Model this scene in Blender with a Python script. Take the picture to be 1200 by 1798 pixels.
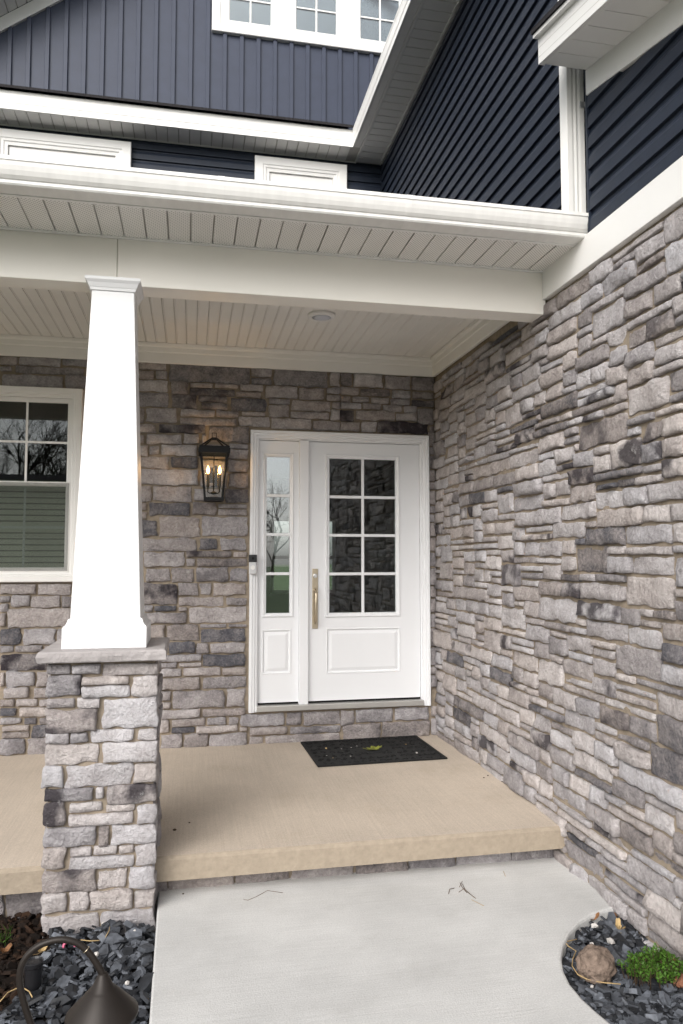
import bpy, bmesh, math, random
from mathutils import Vector, Matrix, noise
R = math.radians
scene = bpy.context.scene
for o in list(bpy.data.objects): bpy.data.objects.remove(o)
COL = scene.collection

# ------------------------------------------------------------------ camera
F, CX, CY, HORIZ, VPX = 1312.0, 600.0, 899.0, 980.0, 335.0
CAMZ = 1.605
yaw = math.atan2(CX - VPX, math.hypot(F, HORIZ - CY)); pitch = math.atan2(HORIZ - CY, F)
FW = Vector((math.sin(yaw)*math.cos(pitch), math.cos(yaw)*math.cos(pitch), math.sin(pitch)))
RT = Vector((math.cos(yaw), -math.sin(yaw), 0)); UP = RT.cross(FW)
CAM = Vector((0, 0, CAMZ))
cd = bpy.data.cameras.new('camera'); cam = bpy.data.objects.new('camera', cd); COL.objects.link(cam)
cd.sensor_fit = 'VERTICAL'; cd.sensor_height = 36.0; cd.lens = 36.0*F/1798.0
cd.clip_start = 0.05; cd.clip_end = 800
cam.matrix_world = Matrix(((RT.x, UP.x, -FW.x, 0), (RT.y, UP.y, -FW.y, 0), (RT.z, UP.z, -FW.z, CAMZ), (0, 0, 0, 1)))
scene.camera = cam
scene.render.resolution_x = 683; scene.render.resolution_y = 1024

# ------------------------------------------------------------------ sky, sun, exposure
SUN_EL, SUN_AZ = R(34), R(214)          # azimuth of the sun seen from the house: front left
w = bpy.data.worlds.new('World'); scene.world = w; w.use_nodes = True
nt = w.node_tree; nt.nodes.clear()
N_ = lambda t: nt.nodes.new(t)
out = N_('ShaderNodeOutputWorld'); bg = N_('ShaderNodeBackground'); sky = N_('ShaderNodeTexSky')
sky.sky_type = 'NISHITA'; sky.sun_disc = False; sky.sun_elevation = SUN_EL; sky.sun_rotation = SUN_AZ
sky.air_density = 1.0; sky.dust_density = 3.0; sky.ozone_density = 1.0
hs = N_('ShaderNodeHueSaturation'); hs.inputs['Saturation'].default_value = 0.22; hs.inputs['Value'].default_value = 1.0
tc = N_('ShaderNodeTexCoord'); cn = N_('ShaderNodeTexNoise'); cn.inputs['Scale'].default_value = 2.6; cn.inputs['Detail'].default_value = 6
cr = N_('ShaderNodeMapRange'); cr.inputs['From Min'].default_value = .3; cr.inputs['From Max'].default_value = .7
cr.inputs['To Min'].default_value = .8; cr.inputs['To Max'].default_value = 1.2
mx = N_('ShaderNodeMix'); mx.data_type = 'RGBA'; mx.blend_type = 'MULTIPLY'; mx.inputs['Factor'].default_value = 1
L = nt.links.new
L(sky.outputs[0], hs.inputs['Color']); L(tc.outputs['Generated'], cn.inputs['Vector']); L(cn.outputs['Fac'], cr.inputs['Value'])
L(hs.outputs[0], mx.inputs['A']); L(cr.outputs[0], mx.inputs['B']); L(mx.outputs['Result'], bg.inputs['Color'])
bg.inputs['Strength'].default_value = 0.15; L(bg.outputs[0], out.inputs['Surface'])
sd = bpy.data.lights.new('sun', 'SUN'); sd.energy = 1.35; sd.angle = R(50); sd.color = (1, .965, .92)
so = bpy.data.objects.new('sun', sd); COL.objects.link(so)
sdir = Vector((math.sin(SUN_AZ)*math.cos(SUN_EL), math.cos(SUN_AZ)*math.cos(SUN_EL), math.sin(SUN_EL)))
so.rotation_euler = sdir.to_track_quat('Z', 'Y').to_euler(); so.location = (-6, -8, 12)
vs = scene.view_settings; vs.view_transform = 'Standard'; vs.look = 'None'; vs.gamma = 1; vs.exposure = 0.6
vs.use_curve_mapping = False

# ------------------------------------------------------------------ pixel -> place
def ray(u, v): return FW + RT*((u - CX)/F) - UP*((v - CY)/F)
def onY(u, v, Y): d = ray(u, v); return CAM + d*(Y/d.y)
def onX(u, v, X): d = ray(u, v); return CAM + d*(X/d.x)
def onZ(u, v, Z): d = ray(u, v); return CAM + d*((Z - CAMZ)/d.z)
def lerp(a, b, t): return a + (b - a)*t

# ------------------------------------------------------------------ materials
def mat(name, color, rough=.6, spec=.5, var=.0, vscale=6., bump=0., bscale=40., metal=0., bdist=.004, detail=6., vmap=None):
    m = bpy.data.materials.new(name); m.use_nodes = True; n = m.node_tree; b = n.nodes['Principled BSDF']
    b.inputs['Base Color'].default_value = (*color, 1); b.inputs['Roughness'].default_value = rough
    b.inputs['Specular IOR Level'].default_value = spec; b.inputs['Metallic'].default_value = metal
    g = n.nodes.new('ShaderNodeNewGeometry')
    if var:
        t = n.nodes.new('ShaderNodeTexNoise'); t.inputs['Scale'].default_value = vscale; t.inputs['Detail'].default_value = detail
        mr = n.nodes.new('ShaderNodeMapRange'); mr.inputs['From Min'].default_value = .3; mr.inputs['From Max'].default_value = .7
        mr.inputs['To Min'].default_value = 1 - var; mr.inputs['To Max'].default_value = 1 + var
        mm = n.nodes.new('ShaderNodeMix'); mm.data_type = 'RGBA'; mm.blend_type = 'MULTIPLY'; mm.inputs['Factor'].default_value = 1
        mm.inputs['A'].default_value = (*color, 1)
        src = g.outputs['Position']
        if vmap:
            mpg = n.nodes.new('ShaderNodeMapping'); mpg.inputs['Scale'].default_value = vmap; n.links.new(src, mpg.inputs['Vector']); src = mpg.outputs[0]
        n.links.new(src, t.inputs['Vector']); n.links.new(t.outputs['Fac'], mr.inputs['Value'])
        n.links.new(mr.outputs[0], mm.inputs['B']); n.links.new(mm.outputs['Result'], b.inputs['Base Color'])
    if bump:
        t = n.nodes.new('ShaderNodeTexNoise'); t.inputs['Scale'].default_value = bscale; t.inputs['Detail'].default_value = 8
        bp = n.nodes.new('ShaderNodeBump'); bp.inputs['Strength'].default_value = bump; bp.inputs['Distance'].default_value = bdist
        n.links.new(g.outputs['Position'], t.inputs['Vector']); n.links.new(t.outputs['Fac'], bp.inputs['Height'])
        n.links.new(bp.outputs[0], b.inputs['Normal'])
    return m

def stone_mat(name):
    m = bpy.data.materials.new(name); m.use_nodes = True; n = m.node_tree; b = n.nodes['Principled BSDF']; K = n.links.new
    def nd(t, **k):
        x = n.nodes.new(t)
        for a, v in k.items(): x.inputs[a].default_value = v
        return x
    g = nd('ShaderNodeNewGeometry'); a = nd('ShaderNodeAttribute'); a.attribute_name = 'tone'
    sp = nd('ShaderNodeSeparateColor'); K(a.outputs['Color'], sp.inputs['Color'])
    n1 = nd('ShaderNodeTexNoise', Scale=11., Detail=7., Roughness=.62); n2 = nd('ShaderNodeTexNoise', Scale=70., Detail=7., Roughness=.65)
    n3 = nd('ShaderNodeTexNoise', Scale=6.5, Detail=4., Roughness=.5); n4 = nd('ShaderNodeTexNoise', Scale=26., Detail=8., Roughness=.7)
    for t in (n1, n2, n3, n4): K(g.outputs['Position'], t.inputs['Vector'])
    # tone + mottling
    def mr(src, a0, a1, b0, b1):
        x = nd('ShaderNodeMapRange'); x.inputs['From Min'].default_value = a0; x.inputs['From Max'].default_value = a1
        x.inputs['To Min'].default_value = b0; x.inputs['To Max'].default_value = b1; K(src, x.inputs['Value']); return x.outputs[0]
    def ma(op, p, q):
        x = nd('ShaderNodeMath'); x.operation = op
        for i, s in enumerate((p, q)):
            if isinstance(s, (int, float)): x.inputs[i].default_value = s
            else: K(s, x.inputs[i])
        return x.outputs[0]
    t = ma('ADD', sp.outputs['Red'], mr(n1.outputs['Fac'], .3, .7, -.15, .15))
    t = ma('ADD', t, mr(n2.outputs['Fac'], .3, .7, -.13, .13))
    rp = nd('ShaderNodeValToRGB'); e = rp.color_ramp.elements
    e[0].position = 0.; e[0].color = (.055, .057, .068, 1); e[1].position = 1.; e[1].color = (.64, .615, .605, 1)
    for p, c in ((.25, (.115, .113, .122, 1)), (.5, (.285, .263, .257, 1)), (.75, (.452, .421, .410, 1))):
        q = rp.color_ramp.elements.new(p); q.color = c
    K(t, rp.inputs['Fac'])
    # warm / purple tint per stone
    tint = nd('ShaderNodeMix'); tint.data_type = 'RGBA'; tint.inputs['A'].default_value = (.97, .99, 1.05, 1); tint.inputs['B'].default_value = (1.035, .985, .96, 1)
    K(sp.outputs['Green'], tint.inputs['Factor'])
    m1 = nd('ShaderNodeMix'); m1.data_type = 'RGBA'; m1.blend_type = 'MULTIPLY'; m1.inputs['Factor'].default_value = 1
    K(rp.outputs[0], m1.inputs['A']); K(tint.outputs['Result'], m1.inputs['B'])
    # dark plum stains on some stones
    st = ma('MULTIPLY', mr(n3.outputs['Fac'], .47, .6, 0, 1), sp.outputs['Blue'])
    m2 = nd('ShaderNodeMix'); m2.data_type = 'RGBA'; m2.inputs['B'].default_value = (.045, .038, .045, 1)
    K(st, m2.inputs['Factor']); K(m1.outputs['Result'], m2.inputs['A'])
    # chalky crust
    ch = mr(n4.outputs['Fac'], .57, .68, 0, .5)
    ch = ma('MULTIPLY', ch, mr(n1.outputs['Fac'], .42, .58, 0, 1)); ch = ma('MULTIPLY', ch, mr(sp.outputs['Red'], .2, .7, .15, 1))
    m3 = nd('ShaderNodeMix'); m3.data_type = 'RGBA'; m3.inputs['B'].default_value = (.66, .645, .63, 1)
    K(ch, m3.inputs['Factor']); K(m2.outputs['Result'], m3.inputs['A'])
    K(m3.outputs['Result'], b.inputs['Base Color'])
    b.inputs['Roughness'].default_value = .85; b.inputs['Specular IOR Level'].default_value = .25
    h = ma('ADD', ma('MULTIPLY', n4.outputs['Fac'], 1.0), ma('MULTIPLY', n2.outputs['Fac'], .55))
    bp = nd('ShaderNodeBump', Strength=1., Distance=.026); K(h, bp.inputs['Height']); K(bp.outputs[0], b.inputs['Normal'])
    return m

def concrete_mat(name, color, along, blotch=.1, stain=None):
    """broomed concrete: fine brushed relief along one axis, blotches and pores"""
    m = bpy.data.materials.new(name); m.use_nodes = True; n = m.node_tree; b = n.nodes['Principled BSDF']; K = n.links.new
    g = n.nodes.new('ShaderNodeNewGeometry')
    mp = n.nodes.new('ShaderNodeMapping'); mp.inputs['Scale'].default_value = (3, 130, 3) if along == 'x' else (130, 3, 3)
    K(g.outputs['Position'], mp.inputs['Vector'])
    t1 = n.nodes.new('ShaderNodeTexNoise'); t1.inputs['Scale'].default_value = 1; t1.inputs['Detail'].default_value = 3; K(mp.outputs[0], t1.inputs['Vector'])
    t2 = n.nodes.new('ShaderNodeTexNoise'); t2.inputs['Scale'].default_value = 1.7; t2.inputs['Detail'].default_value = 8; t2.inputs['Roughness'].default_value = .62
    t3 = n.nodes.new('ShaderNodeTexNoise'); t3.inputs['Scale'].default_value = 160; t3.inputs['Detail'].default_value = 4
    for t in (t2, t3): K(g.outputs['Position'], t.inputs['Vector'])
    def mr(s, a, c, d, e):
        x = n.nodes.new('ShaderNodeMapRange')
        for k, v in zip(('From Min', 'From Max', 'To Min', 'To Max'), (a, c, d, e)): x.inputs[k].default_value = v
        K(s, x.inputs['Value']); return x.outputs[0]
    def mul(p, q):
        x = n.nodes.new('ShaderNodeMath'); x.operation = 'MULTIPLY'; K(p, x.inputs[0]); K(q, x.inputs[1]); return x.outputs[0]
    f = mul(mul(mr(t1.outputs['Fac'], .3, .7, .95, 1.05), mr(t2.outputs['Fac'], .3, .7, 1 - blotch, 1 + blotch)), mr(t3.outputs['Fac'], .3, .7, .88, 1.12))
    mm = n.nodes.new('ShaderNodeMix'); mm.data_type = 'RGBA'; mm.blend_type = 'MULTIPLY'; mm.inputs['Factor'].default_value = 1
    mm.inputs['A'].default_value = (*color, 1); K(f, mm.inputs['B'])
    v = n.nodes.new('ShaderNodeTexVoronoi'); v.inputs['Scale'].default_value = 26; K(g.outputs['Position'], v.inputs['Vector'])
    pit = mr(v.outputs['Distance'], .03, .06, .55, 0)
    m2 = n.nodes.new('ShaderNodeMix'); m2.data_type = 'RGBA'; m2.inputs['B'].default_value = tuple(c*.45 for c in color)+(1,)
    K(pit, m2.inputs['Factor']); K(mm.outputs['Result'], m2.inputs['A']); last = m2.outputs['Result']
    if stain:
        t4 = n.nodes.new('ShaderNodeTexNoise'); t4.inputs['Scale'].default_value = 3.2; t4.inputs['Detail'].default_value = 9; t4.inputs['Roughness'].default_value = .7
        K(g.outputs['Position'], t4.inputs['Vector'])
        m3 = n.nodes.new('ShaderNodeMix'); m3.data_type = 'RGBA'; m3.inputs['B'].default_value = (*stain, 1)
        K(mr(t4.outputs['Fac'], .55, .75, 0, .4), m3.inputs['Factor']); K(last, m3.inputs['A']); last = m3.outputs['Result']
    K(last, b.inputs['Base Color']); b.inputs['Roughness'].default_value = .85; b.inputs['Specular IOR Level'].default_value = .3
    ad = n.nodes.new('ShaderNodeMath'); ad.operation = 'ADD'; K(t1.outputs['Fac'], ad.inputs[0]); K(t3.outputs['Fac'], ad.inputs[1])
    bp = n.nodes.new('ShaderNodeBump'); bp.inputs['Strength'].default_value = .35; bp.inputs['Distance'].default_value = .003
    K(ad.outputs[0], bp.inputs['Height']); K(bp.outputs[0], b.inputs['Normal'])
    return m

def glass_mat(name, tint=(.9, .93, .92), gain=2.0):
    m = bpy.data.materials.new(name); m.use_nodes = True; n = m.node_tree; n.nodes.clear()
    o = n.nodes.new('ShaderNodeOutputMaterial'); t = n.nodes.new('ShaderNodeBsdfTransparent'); t.inputs[0].default_value = (*tint, 1)
    g = n.nodes.new('ShaderNodeBsdfGlossy'); g.inputs['Roughness'].default_value = 0.0; g.inputs['Color'].default_value = (.95, .97, 1, 1)
    fr = n.nodes.new('ShaderNodeFresnel'); fr.inputs[0].default_value = 1.5
    mu = n.nodes.new('ShaderNodeMath'); mu.operation = 'MULTIPLY'; mu.inputs[1].default_value = gain; mu.use_clamp = True
    mx = n.nodes.new('ShaderNodeMixShader'); n.links.new(fr.outputs[0], mu.inputs[0]); n.links.new(mu.outputs[0], mx.inputs[0])
    n.links.new(t.outputs[0], mx.inputs[1]); n.links.new(g.outputs[0], mx.inputs[2]); n.links.new(mx.outputs[0], o.inputs['Surface'])
    # slight waviness of float glass
    ge = n.nodes.new('ShaderNodeNewGeometry'); nz = n.nodes.new('ShaderNodeTexNoise'); nz.inputs['Scale'].default_value = 1.6
    bp = n.nodes.new('ShaderNodeBump'); bp.inputs['Strength'].default_value = .06; bp.inputs['Distance'].default_value = .02
    n.links.new(ge.outputs['Position'], nz.inputs['Vector']); n.links.new(nz.outputs['Fac'], bp.inputs['Height']); n.links.new(bp.outputs[0], g.inputs['Normal'])
    return m

def perforated_mat(name, color):
    m = mat(name, color, .45, .4, .03, 3); n = m.node_tree; b = n.nodes['Principled BSDF']; K = n.links.new
    g = n.nodes.new('ShaderNodeNewGeometry'); mp = n.nodes.new('ShaderNodeMapping'); mp.inputs['Scale'].default_value = (80, 80, 0)
    mp.inputs['Rotation'].default_value = (0, 0, R(45)); K(g.outputs['Position'], mp.inputs['Vector'])
    v = n.nodes.new('ShaderNodeTexVoronoi'); v.inputs['Randomness'].default_value = 0; v.inputs['Scale'].default_value = 1; K(mp.outputs[0], v.inputs['Vector'])
    mr = n.nodes.new('ShaderNodeMapRange'); mr.inputs['From Min'].default_value = .2; mr.inputs['From Max'].default_value = .3
    mr.inputs['To Min'].default_value = .75; mr.inputs['To Max'].default_value = 0; K(v.outputs['Distance'], mr.inputs['Value'])
    mx = n.nodes.new('ShaderNodeMix'); mx.data_type = 'RGBA'; mx.inputs['B'].default_value = (.12, .11, .10, 1)
    old = b.inputs['Base Color'].links[0].from_socket; K(old, mx.inputs['A']); K(mr.outputs[0], mx.inputs['Factor']); K(mx.outputs['Result'], b.inputs['Base Color'])
    return m

M = {}
M['stone'] = stone_mat('cultured_stone')
M['mortar'] = mat('mortar', (.28, .232, .178), .9, .2, .18, 25, .8, 90, bdist=.004)
M['white'] = mat('white_trim', (.80, .79, .77), .42, .4, .015, 3)
M['cream'] = mat('white_beam_paint', (.86, .83, .77), .45, .4, .03, 2.2)
M['column'] = mat('white_column_wrap', (.73, .73, .735), .4, .4, .01, 2)
M['door'] = mat('door_paint', (.79, .80, .82), .38, .45, .01, 3, .04, 60)
M['soffit'] = mat('white_soffit', (.78, .77, .75), .45, .4, .02, 3)
M['perf'] = perforated_mat('perforated_soffit', (.84, .825, .79))
M['ceil'] = mat('ceiling_board', (.80, .78, .74), .45, .4, .03, 3)
M['groove'] = mat('soffit_groove', (.55, .53, .50), .7, .3)
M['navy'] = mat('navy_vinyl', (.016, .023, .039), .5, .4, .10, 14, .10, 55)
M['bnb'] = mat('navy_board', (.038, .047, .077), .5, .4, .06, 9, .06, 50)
M['shingle'] = mat('dark_shingle', (.028, .026, .028), .9, .2, .35, 60, .8, 120)
M['gutter'] = mat('gutter_paint', (.78, .77, .745), .38, .45, .05, 5, vmap=(5, 2, .5))
M['black'] = mat('black_metal', (.007, .007, .0075), .45, .22)
M['bronze'] = mat('bronze_metal', (.026, .021, .018), .45, .3, .12, 8, .05, 90, metal=.25)
M['brass'] = mat('brushed_brass', (.56, .48, .36), .36, .5, .05, 30, metal=1.)
M['sill'] = mat('threshold_metal', (.5, .49, .47), .4, .5, .05, 10, metal=.6)
M['silver'] = mat('satin_silver', (.62, .62, .63), .35, .5, metal=.6)
M['plastic'] = mat('black_plastic', (.014, .014, .016), .3, .5)
M['rubber'] = mat('black_rubber', (.012, .012, .012), .75, .3, .3, 40, .5, 150)
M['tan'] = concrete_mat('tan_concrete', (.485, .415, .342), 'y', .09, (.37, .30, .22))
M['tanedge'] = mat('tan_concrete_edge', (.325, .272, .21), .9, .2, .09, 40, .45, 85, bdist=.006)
M['walk'] = concrete_mat('grey_concrete', (.515, .512, .502), 'x', .14, (.34, .33, .31))
M['cap'] = mat('cast_stone_cap', (.36, .335, .33), .85, .25, .12, 10, .8, 45, bdist=.010)
M['pane'] = glass_mat('window_glass', (.80, .85, .83), 3.3)
M['dimpane'] = glass_mat('door_glass', (.78, .83, .81), 1.35)
M['litepane'] = glass_mat('sidelight_glass', (.86, .90, .88), 5.0)
M['blind'] = mat('pale_blind', (.80, .78, .66), .7, .3)
sm_ = bpy.data.materials.new('screen_mesh'); sm_.use_nodes = True; n = sm_.node_tree; n.nodes.clear()
o_, t_, d_, x_ = (n.nodes.new('ShaderNode'+k) for k in ('OutputMaterial', 'BsdfTransparent', 'BsdfDiffuse', 'MixShader'))
d_.inputs[0].default_value = (.14, .15, .13, 1); x_.inputs[0].default_value = .25
n.links.new(t_.outputs[0], x_.inputs[1]); n.links.new(d_.outputs[0], x_.inputs[2]); n.links.new(x_.outputs[0], o_.inputs[0]); M['screen'] = sm_
M['clearpane'] = glass_mat('lantern_glass', (.97, .97, .96), 1.0)
M['slate'] = mat('slate_chip', (.050, .054, .064), .6, .4, .6, 14, .5, 60, bdist=.004)
M['mulch'] = mat('bark_mulch', (.022, .013, .009), .9, .2, .6, 40, .8, 90)
M['soil'] = mat('bed_soil', (.020, .017, .015), .95, .2, .4, 20, .8, 50)
M['lawn'] = mat('lawn_grass', (.048, .078, .026), .9, .2, .4, 3, .6, 30)
M['leafgreen'] = mat('fresh_green_leaf', (.055, .125, .014), .6, .3, .5, 30)
M['stem'] = mat('woody_stem', (.06, .04, .025), .9, .2)
M['rock'] = mat('brown_sandstone', (.175, .132, .105), .9, .2, .40, 28, 1., 45, bdist=.016)
M['pebble'] = mat('white_quartz', (.50, .475, .45), .7, .3, .2, 40, .5, 60)
M['dryleaf'] = mat('dry_brown_leaf', (.17, .085, .04), .8, .2, .4, 40)
M['straw'] = mat('dry_straw', (.42, .30, .15), .8, .2, .2, 30)
M['twig'] = mat('twig_bark', (.13, .09, .06), .9, .2, .3, 30)
M['yleaf'] = mat('yellow_green_leaf', (.17, .18, .03), .6, .3, .35, 40)
M['rust'] = mat('rusty_clay', (.20, .09, .055), .85, .2, .35, 30, .6, 60)
M['pink'] = mat('pink_plastic', (.55, .11, .20), .4, .5)
M['bark'] = mat('bare_tree_bark', (.065, .052, .042), .9, .2, .3, 8)
M['beige'] = mat('beige_siding', (.50, .46, .35), .6, .3, .05, 3)
M['intwall'] = mat('interior_paint', (.22, .21, .20), .8, .2)
M['intfloor'] = mat('interior_floor', (.07, .045, .03), .5, .3, .2, 4)
M['candle'] = mat('black_candle_sleeve', (.02, .02, .02), .5, .4)
def emit(name, c, s):
    m = bpy.data.materials.new(name); m.use_nodes = True; b = m.node_tree.nodes['Principled BSDF']
    b.inputs['Base Color'].default_value = (*c, 1); b.inputs['Emission Color'].default_value = (*c, 1); b.inputs['Emission Strength'].default_value = s
    return m
M['bulb'] = emit('lit_bulb', (1, .55, .17), 6)
M['lens'] = mat('frosted_lens', (.60, .62, .68), .5, .4)

# ------------------------------------------------------------------ mesh helpers
ORG = {}
class MB:
    def __init__(s): s.v = []; s.f = []; s.t = []
    def add(s, vs, fs, tone=None):
        b = len(s.v); s.v += [tuple(p) for p in vs]; s.f += [tuple(i + b for i in q) for q in fs]
        s.t += [tone or (0.6, .5, 0)]*len(vs); return s
    def box(s, x0, x1, y0, y1, z0, z1):
        return s.add([(x, y, z) for z in (z0, z1) for y in (y0, y1) for x in (x0, x1)],
                     [(0, 2, 3, 1), (4, 5, 7, 6), (0, 1, 5, 4), (2, 6, 7, 3), (0, 4, 6, 2), (1, 3, 7, 5)])
    def hexa(s, p): return s.add(p, [(0, 2, 3, 1), (4, 5, 7, 6), (0, 1, 5, 4), (2, 6, 7, 3), (0, 4, 6, 2), (1, 3, 7, 5)])
    def prism(s, poly, fn, a, b):
        """poly: list of 2-tuples, fn(p, q, t)->xyz, extruded from t=a to t=b, capped"""
        n = len(poly); s.add([fn(p, q, a) for p, q in poly] + [fn(p, q, b) for p, q in poly],
                             [(i, (i+1) % n, (i+1) % n + n, i + n) for i in range(n)] + [tuple(range(n)), tuple(range(2*n-1, n-1, -1))]); return s
    def ring(s, x0, x1, z0, z1, prof, fill=False):
        """mitred rectangular frame in the x-z plane; prof = [(inset, y), ...]"""
        vs = []; fs = []
        for d, y in prof: vs += [(x0+d, y, z0+d), (x1-d, y, z0+d), (x1-d, y, z1-d), (x0+d, y, z1-d)]
        for k in range(len(prof)-1):
            for i in range(4): j = (i+1) % 4; fs.append((4*k+i, 4*k+j, 4*k+4+j, 4*k+4+i))
        if fill: k = 4*(len(prof)-1); fs.append((k, k+1, k+2, k+3))
        return s.add(vs, fs)
    def tube(s, pts, rad, seg=8, caps=True):
        pts = [Vector(p) for p in pts]; n = len(pts); rad = rad if isinstance(rad, (list, tuple)) else [rad]*n; vs = []; fs = []
        t = (pts[1]-pts[0]).normalized(); a = t.orthogonal().normalized()
        for i, p in enumerate(pts):
            t = (pts[min(i+1, n-1)] - pts[max(i-1, 0)]).normalized(); a = (a - t*a.dot(t)).normalized(); b = t.cross(a)
            vs += [p + (a*math.cos(2*math.pi*k/seg) + b*math.sin(2*math.pi*k/seg))*rad[i] for k in range(seg)]
        for i in range(n-1):
            for k in range(seg): j = (k+1) % seg; fs.append((i*seg+k, i*seg+j, i*seg+seg+j, i*seg+seg+k))
        if caps: fs += [tuple(range(seg-1, -1, -1)), tuple(range((n-1)*seg, n*seg))]
        return s.add(vs, fs)
    def lathe(s, prof, c, seg=24, axis='z'):
        """prof: [(r, h)]"""
        vs = []; fs = []; n = len(prof); c = Vector(c)
        for r, h in prof:
            for k in range(seg):
                a = 2*math.pi*k/seg; p = (r*math.cos(a), r*math.sin(a), h)
                if axis == 'y': p = (p[0], p[2], p[1])
                vs.append(c + Vector(p))
        for i in range(n-1):
            for k in range(seg): j = (k+1) % seg; fs.append((i*seg+k, i*seg+j, i*seg+seg+j, i*seg+seg+k))
        if prof[0][0] > 1e-4: fs.append(tuple(range(seg)))
        if prof[-1][0] > 1e-4: fs.append(tuple(range((n-1)*seg, n*seg)))
        return s.add(vs, fs)
    def build(s, name, m, parent=None, smooth=False, bevel=0, tone=False, kind=None, normals=True, origin=None):
        xs, ys, zs = zip(*s.v)
        og = Vector(origin) if origin else Vector(((min(xs)+max(xs))/2, (min(ys)+max(ys))/2, min(zs)))
        me = bpy.data.meshes.new(name); me.from_pydata([(x-og.x, y-og.y, z-og.z) for x, y, z in s.v], [], s.f)
        if normals:
            bm = bmesh.new(); bm.from_mesh(me); bmesh.ops.triangulate(bm, faces=[f for f in bm.faces if len(f.verts) > 8], ngon_method='EAR_CLIP'); bmesh.ops.recalc_face_normals(bm, faces=bm.faces[:]); bm.to_mesh(me); bm.free()
        if tone:
            at = me.color_attributes.new('tone', 'FLOAT_COLOR', 'POINT')
            at.data.foreach_set('color', [c for t in s.t for c in (t[0], t[1], t[2], 1.0)])
        if smooth: me.polygons.foreach_set('use_smooth', [True]*len(me.polygons))
        me.materials.append(M[m] if isinstance(m, str) else m); me.update()
        o = bpy.data.objects.new(name, me); COL.objects.link(o)
        if parent: o.parent = parent; o.location = og - ORG[parent]
        else: o.location = og
        ORG[o] = og
        if bevel:
            bv = o.modifiers.new('bevel', 'BEVEL'); bv.width = bevel; bv.segments = 2; bv.limit_method = 'ANGLE'; bv.angle_limit = R(40)
        if kind: o['kind'] = kind
        return o

def empty(name, loc, parent=None):
    o = bpy.data.objects.new(name, None); COL.objects.link(o); loc = Vector(loc); ORG[o] = loc
    o.empty_display_size = .1
    if parent: o.parent = parent; o.location = loc - ORG[parent]
    else: o.location = loc
    return o
def tag(o, label, cat, group=None):
    o['label'] = label; o['category'] = cat
    if group: o['group'] = group
    return o
def box(name, m, parent, *b, bevel=0, **k): return MB().box(*b).build(name, m, parent, bevel=bevel, **k)

# ------------------------------------------------------------------ stone veneer
def nz(x, y, z): return noise.noise(Vector((x, y, z)))
def stone(mb, O, U, V, N, r, depth, res, tone, sd):
    u0, u1, v0, v1 = r; w_, h_ = u1-u0, v1-v0
    if w_ < .012 or h_ < .012: return
    e = min(.0045, .18*min(w_, h_)); nu = max(2, round((w_-2*e)/res)); nv = max(1, round((h_-2*e)/res))
    S = [0] + [(e + (w_-2*e)*i/nu)/w_ for i in range(nu+1)] + [1]; T = [0] + [(e + (h_-2*e)*i/nv)/h_ for i in range(nv+1)] + [1]
    am = min(.011, .11*min(w_, h_)); q = sd*7.31; rr = random.Random(sd)
    tu, tv = rr.uniform(-.005, .005), rr.uniform(-.006, .004); dd = depth + rr.uniform(-.003, .008)
    cut = [rr.uniform(.2, 1.0)*min(.008, .16*min(w_, h_)) for _ in range(4)]
    P = []; nS, nT = len(S), len(T)
    pl_ = [(rr.uniform(0, w_), rr.uniform(0, h_), rr.gauss(0, .08), rr.gauss(0, .10), rr.uniform(.0, .006)) for _ in range(rr.randint(2, 5))]
    for j, t in enumerate(T):
        for i, s in enumerate(S):
            v = v0 + h_*t; u = u0 + w_*s
            uL = u0 + am*nz(q, v*22, 1.7)*1.3; uR = u1 + am*nz(q, v*22, 8.3)*1.3
            vB = v0 + am*nz(u*15, q, 3.1)*1.3 + .004*nz(u*4, q, 5); vT = v1 + am*nz(u*15, q, 9.9)*1.3 + .004*nz(u*4, q, 15)
            uu = lerp(uL, uR, s); vv = lerp(vB, vT, t)
            ei = i in (0, nS-1); ej = j in (0, nT-1)
            if ei and ej:
                c = cut[(i > 0)*2 + (j > 0)]; uu += c*(1 if i == 0 else -1)*.55; vv += c*(1 if j == 0 else -1)*.55
            hh = dd + tu*(s-.5)*2 + tv*(t-.5)*2 + .004*nz(uu*9, vv*11, q) + .005*abs(nz(uu*24, vv*30, q+3)) + max(-.012, min(c0 + (uu-u0-pu)*gu + (vv-v0-pv)*gv for pu, pv, gu, gv, c0 in pl_))
            if ei or ej: hh = min(hh, dd)*.86 - .003 + .004*nz(uu*40, vv*40, q)
            elif i in (1, nS-2) or j in (1, nT-2): hh -= .001 + .010*max(0, nz(uu*18, vv*18, q+9))
            P.append(O + U*uu + V*vv + N*hh)
    fs = [(j*nS+i, j*nS+i+1, (j+1)*nS+i+1, (j+1)*nS+i) for j in range(nT-1) for i in range(nS-1)]
    rim = [i for i in range(nS)] + [j*nS+nS-1 for j in range(1, nT)] + [(nT-1)*nS+i for i in range(nS-2, -1, -1)] + [j*nS for j in range(nT-2, 0, -1)]
    b = len(P); P += [P[k] - N*(depth + .012) for k in rim]; m_ = len(rim)
    fs += [(rim[k], b+k, b+(k+1) % m_, rim[(k+1) % m_]) for k in range(m_)]
    mb.add(P, fs, tone)
    return

def rnd_tone(rg, light=.70):
    x = rg.random()
    if x < .02: t = rg.uniform(.22, .36)
    elif x < .20: t = rg.uniform(.52, .64)
    else: t = min(.95, rg.gauss(light, .07))
    return (t, rg.random(), .9 if rg.random() < .09 else rg.random()*.12)

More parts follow.
